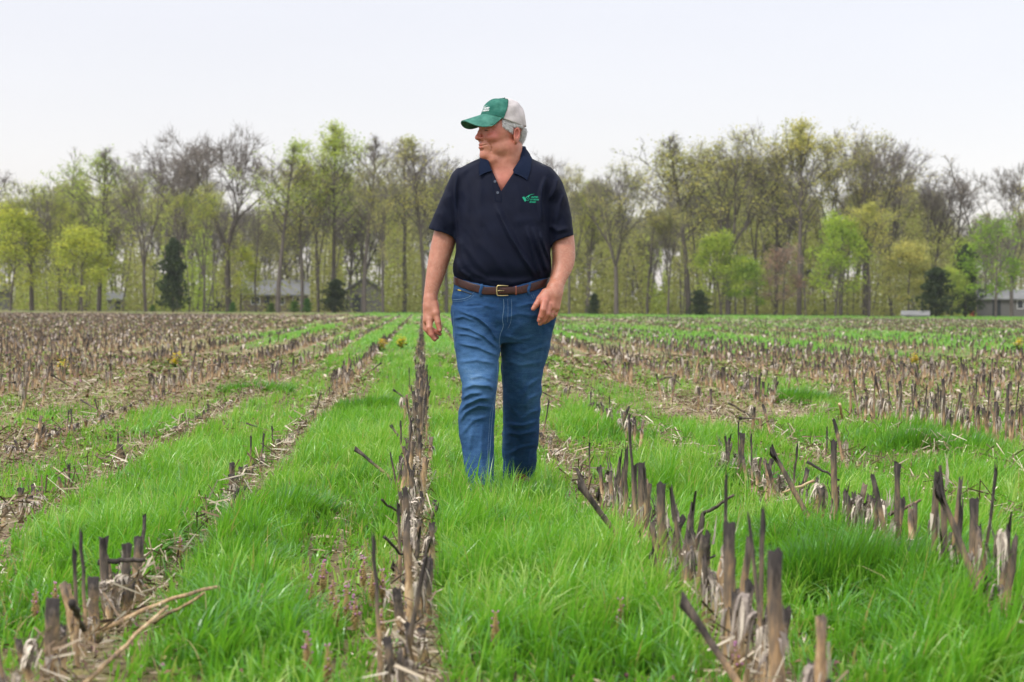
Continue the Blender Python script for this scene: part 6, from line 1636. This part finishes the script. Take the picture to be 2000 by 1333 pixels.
def building(name, px, D, W, dep, wallh, ridge, label, cat, wallm, roofm, axis='x', windows=(), doors=()):
    b = at_dist(px, 600, D); o = empty(name, (b[0], b[1], 0), YAW - (px - 1000) / FPX); tag(o, label, cat)
    a = Acc(); box(a, (-W / 2, 0, 0), (W / 2, dep, wallh))
    if axis == 'x':
        for s in (-1, 1):
            x = s * W / 2; xi = x - s * .1; V = np.array([(x, 0.002, wallh), (x, dep - .002, wallh), (x, dep / 2, ridge - .03), (xi, .002, wallh), (xi, dep - .002, wallh), (xi, dep / 2, ridge - .03)])
            a.add(V, np.array([(0, 1, 2, 2), (3, 5, 4, 4), (0, 3, 4, 1), (1, 4, 5, 2), (2, 5, 3, 0)]))
    else:
        for y in (0.0, dep - .1):
            V = np.array([(-W / 2, y, wallh), (W / 2, y, wallh), (0, y, ridge - .03), (-W / 2, y + .1, wallh), (W / 2, y + .1, wallh), (0, y + .1, ridge - .03)])
            a.add(V, np.array([(0, 1, 2, 2), (3, 5, 4, 4), (0, 3, 4, 1), (1, 4, 5, 2), (2, 5, 3, 0)]))
    obj('wall', a.mesh('wall', smooth=False), wallm, o)
    a = Acc(); gable(a, -W / 2, W / 2, 0, dep, wallh, ridge, axis=axis); obj('roof', a.mesh('roof', smooth=False), roofm, o)
    for x, z, w, h in windows:
        a = Acc()
        for p in (((x - w / 2 - .07, -.05, z - .07), (x + w / 2 + .07, -.002, z)), ((x - w / 2 - .07, -.05, z + h), (x + w / 2 + .07, -.002, z + h + .07)), ((x - w / 2 - .07, -.05, z), (x - w / 2, -.002, z + h)), ((x + w / 2, -.05, z), (x + w / 2 + .07, -.002, z + h))): box(a, *p)
        f_ = obj('window', a.mesh('window', smooth=False), trim, o); a = Acc(); box(a, (x - w / 2, -.02, z), (x + w / 2, -.003, z + h)); obj('pane', a.mesh('pane', smooth=False), dglass, f_)
    for x, w, h in doors:
        a = Acc(); box(a, (x - w / 2, -.04, .02), (x + w / 2, -.002, h)); obj('door', a.mesh('door', smooth=False), dglass, o)
    return o
building('shed', 1975, 226, 7.6, 7, 1.95, 2.9, 'low dark grey shed with pale roof at the right edge', 'shed', wgrey, greyroof, 'x', ((1.0, .9, .6, .9),), ((-1.6, .9, 1.8),))
building('shed', 8, 226, 1.9, 5, 1.6, 2.5, 'small grey shed with white roof at the left edge', 'shed', wgrey, metal, 'y')
building('cabin', 225, 224, 1.7, 4, 1.2, 1.9, 'tiny white fronted cabin left of the grey twin trunk', 'cabin', wwhite, metal, 'x', (), ((.3, .5, 1.0),))
building('house', 537, 226, 7.2, 8, 1.9, 3.5, 'long brown house with pale roof behind the trunks', 'house', wbrown, metal, 'x', ((-2.2, .8, .9, .8), (.6, .8, .9, .8), (2.4, .8, .7, .8)), ((-.8, .8, 1.7),))
building('garage', 712, 224, 3.8, 7, 2.6, 3.9, 'grey garage with its gable end facing the field', 'garage', wgrey, metal, 'y', (), ((-.9, .9, 1.9),))
building('coop', 1788, 189, 2.0, 1.6, .22, .48, 'very low pale grey coop at the field edge left of dark evergreen', 'coop', wgrey, greyroof, 'x')
# parked pickup under the trees, a red drum by the shed
b = at_dist(426, 600, 212); o = empty('parked_truck', (b[0], b[1], 0), YAW + .15); tag(o, 'dark pickup truck parked under the trees left of the pale roofed house', 'truck')
a = Acc(); 
prof_ = [(-1.35, .35), (1.35, .35), (1.38, .75), (.75, .82), (.45, 1.22), (-.25, 1.25), (-.42, .82), (-1.38, .80)]
pv = np.array([(x, y_, z) for y_ in (0, 1.0) for x, z in prof_]); m8 = len(prof_); k = np.arange(m8); kn = (k + 1) % m8
a.add(pv, np.stack([k, kn, kn + m8, k + m8], 1)); a.add(np.concatenate([pv, [[0.2, 0, .6], [0.2, 1.0, .6]]]), np.concatenate([np.stack([kn, k, np.full(m8, 16), np.full(m8, 16)], 1), np.stack([k + m8, kn + m8, np.full(m8, 17), np.full(m8, 17)], 1)]))
obj('body', a.mesh('body', smooth=False), simple('truck_paint', (.03, .035, .04), (.05, .055, .06), 3, .3, .5), o)
for x in (-.85, .85):
    a = Acc(); a.add(*tube([(x, -.03, .3), (x, .18, .3)], .29, 14)); obj('wheel', a.mesh('wheel'), simple('tyre', (.015, .015, .015), (.03, .03, .03), 5), o)
a = Acc(); box(a, (-.2, -.006, .86), (.42, -.001, 1.16)); obj('side_window', a.mesh('side_window', smooth=False), dglass, o)
b = at_dist(1899, 600, 205); a = Acc(); V, F = tube([(0, 0, 0), (0, 0, .03), (0, 0, .3), (0, 0, .33), (0, 0, .55), (0, 0, .58)], [.26, .28, .26, .28, .26, .27], 16); a.add(V, F)
o = obj('drum', a.mesh('drum'), simple('red_paint', (.25, .03, .025), (.36, .05, .04), 5, .5), None, (b[0], b[1], 0)); tag(o, 'small red drum left of the grey shed', 'drum')

# ================================================================== WILD FLOWERS
fl = np.random.default_rng(3)
stemm = simple('flower_stem', (.10, .20, .03), (.16, .28, .05), 40, .6)
yel = simple('yellow_petals', (.85, .66, .01), (.92, .78, .04), 60, .6)
for px_, top, base, lab in ((125, 708, 742, 'tall yellow mustard plant far left, with three flower heads'), (343, 698, 722, 'yellow mustard plant in the purple weeds left of centre'), (745, 672, 690, 'yellow flowers by the second row left of the man'),
                (1786, 706, 724, 'single yellow flower in the dense stubble at right'), (1988, 672, 688, 'yellow flower at the right edge of the stubble'),
                            (785, 668, 682, 'low yellow flowers just left of the long row, nearer one')):
    x, y = ground_point(px_, base); h = CAM_H - (top - 596 - (px_ - 1000) * .0066) * y / FPX
    h = max(h, .2); o = empty('mustard_plant', (x, y, 0)); tag(o, lab, 'flower', 'yellow mustard flowers'); sc = y / 20
    a = Acc(); heads = []
    for i in range(4):
        e = np.array((fl.normal(0, .16), fl.normal(0, .1), 1.0)); hh = h * (1 if i == 0 else fl.uniform(.55, .9)); p = [(0, 0, 0), tuple(e * hh * .5), tuple(e * hh)]; a.add(*tube(p, [.006 * sc, .005 * sc, .003 * sc], 5, False)); heads.append(e * hh)
        for k in range(5):
            q = e * hh * fl.uniform(.1, .7); d = fl.normal(0, 1, 3); d[2] = .5; d /= np.linalg.norm(d); a.add(*ribbon(q, d, .10 * sc, .03 * sc, .4, 0, 4)[:2])
    obj('stem', a.mesh('stem'), stemm, o)
    for hd in heads:
        a = Acc()
        for k in range(16):
            c = hd + fl.normal(0, .022 * sc, 3); 
            for t in range(4):
                an = t * 1.57 + fl.random(); d = np.array((math.cos(an), math.sin(an), .3)) * .018 * sc; s_ = np.array((-d[1], d[0], 0)) * .6
                a.add(np.array([c, c + d * .6 + s_, c + d, c + d * .6 - s_]), np.array([(0, 1, 2, 3)]))
        obj('flower_head', a.mesh('flower_head', smooth=False), yel, o)
nettle = Mat('deadnettle', .8, .15); v_ = nettle.n('ShaderNodeSeparateXYZ'); nettle.link(nettle.coords(), v_.inputs[0]); f = nettle.noise(nettle.coords(), 140, 3)
nettle.color(nettle.ramp(nettle.math('ADD', nettle.math('MULTIPLY', v_.outputs['Z'], 5.0), nettle.math('MULTIPLY', f, .35)), [(0.25, (0.13, 0.20, 0.04)), (0.50, (0.28, 0.20, 0.07)), (0.80, (0.36, 0.24, 0.11)), (1.0, (0.34, 0.14, 0.15))]))
pmat = simple('purple_petals', (.32, .12, .24), (.42, .20, .33), 60, .6)
def nettle_mesh():
    a = Acc(); a.add(*tube([(0, 0, 0), (.003, .002, .07), (0, 0, .135)], [.0022, .002, .0015], 5, False)); b = Acc()
    for w in range(15):
        z = .055 + w * .0056; r = .0145 * (1 - abs(w - 5.0) / 14)
        for k in range(6):
            an = k * 1.05 + w * .5 + fl.normal(0, .2); d = np.array((math.cos(an), math.sin(an), -.55)); s_ = np.array((-d[1], d[0], 0)) * r * .55; c = np.array((0, 0, z + .006))
            a.add(np.array([c, c + d * r * .6 + s_, c + d * r, c + d * r * .6 - s_]), np.array([(0, 1, 2, 3)]))
            if fl.random() < .10: q = c + d * r * .7 + (0, 0, .006); b.add(*tube([q, q + np.array((d[0] * .004, d[1] * .004, .006))], [.0016, .0028], 5))
    m1 = a.mesh('dead_nettle', smooth=False); m1.materials.append(nettle.m); m2 = b.mesh('petals'); m2.materials.append(pmat); return m1, m2
NM = [nettle_mesh() for _ in range(4)]
for px_, top, lab in ((608, 1108, 'brown spike of dead nettle, upper left one of its patch'), (650, 1112, 'tall brownish dead nettle spike next to the upper left one'), (656, 1140, 'dead nettle spike just under the tall one'), (694, 1146, 'dead nettle spike right side of the brown patch'), (600, 1215, 'large dead nettle spike with pink tip lower left of patch'),
                      (640, 1235, 'blurred brown dead nettle right of the large pink tipped one'), (710, 1072, 'pink flowered dead nettle at the top of the patch'), (728, 1096, 'pink dead nettle second from the long row'), (747, 1094, 'pink dead nettle closest to the long row'), (677, 1125, 'small dead nettle in the middle of patch'),
                      (70, 1128, 'pale brown dead nettle by the near left stubble, left one'), (108, 1118, 'pale brown dead nettle by the near left stubble, right one'), (512, 1118, 'dead nettle standing alone left of the brown patch'), (632, 1080, 'purple topped dead nettle above the brown patch'), (352, 1028, 'lone purple dead nettle in grass behind near left stubble'),
                      (968, 1172, 'small brown dead nettle in grass right of the long row'), (1440, 1236, 'pink dead nettle in grass below the near right stubble'), (1210, 1060, 'tiny purple flower left of the white leaning stalk'), (745, 1165, 'brown dead nettle hugging the near end of long row'), (1212, 1148, 'small purple flower in grass under the white leaning stalk'),
                      (1100, 1146, 'tiny pink flower in grass below the man, right one'), (1064, 1146, 'tiny pink flower in grass below the man, left one')):
    hgt = .17 if 'tiny' not in lab else .12
    x, y = ground_point(px_, top, hgt); m1, m2 = NM[fl.integers(4)]; s = hgt / .17
    o = bpy.data.objects.new('dead_nettle', m1); COL.objects.link(o); o.location = (x, y, 0); o.rotation_euler.z = fl.random() * 6; o.scale = (s, s, s); tag(o, lab, 'wild flower', 'dead nettle plants in the grass')
    c = bpy.data.objects.new('petals', m2); COL.objects.link(c); c.parent = o
# ---- thin spring haze over the field
a = Acc(); box(a, (-260, -20, -1.2), (320, 330, 40)); hz = obj('haze', a.mesh('haze', smooth=False)); tag(hz, 'thin pale haze over the field and wood', 'haze', kind='stuff')
hm_ = bpy.data.materials.new('haze'); hm_.use_nodes = True; nt = hm_.node_tree; nt.nodes.clear()
vo = nt.nodes.new('ShaderNodeVolumePrincipled'); vo.inputs['Density'].default_value = 0.00015; vo.inputs['Color'].default_value = (.93, .95, 1, 1); oo = nt.nodes.new('ShaderNodeOutputMaterial'); nt.links.new(vo.outputs[0], oo.inputs['Volume'])
hz.data.materials.append(hm_)
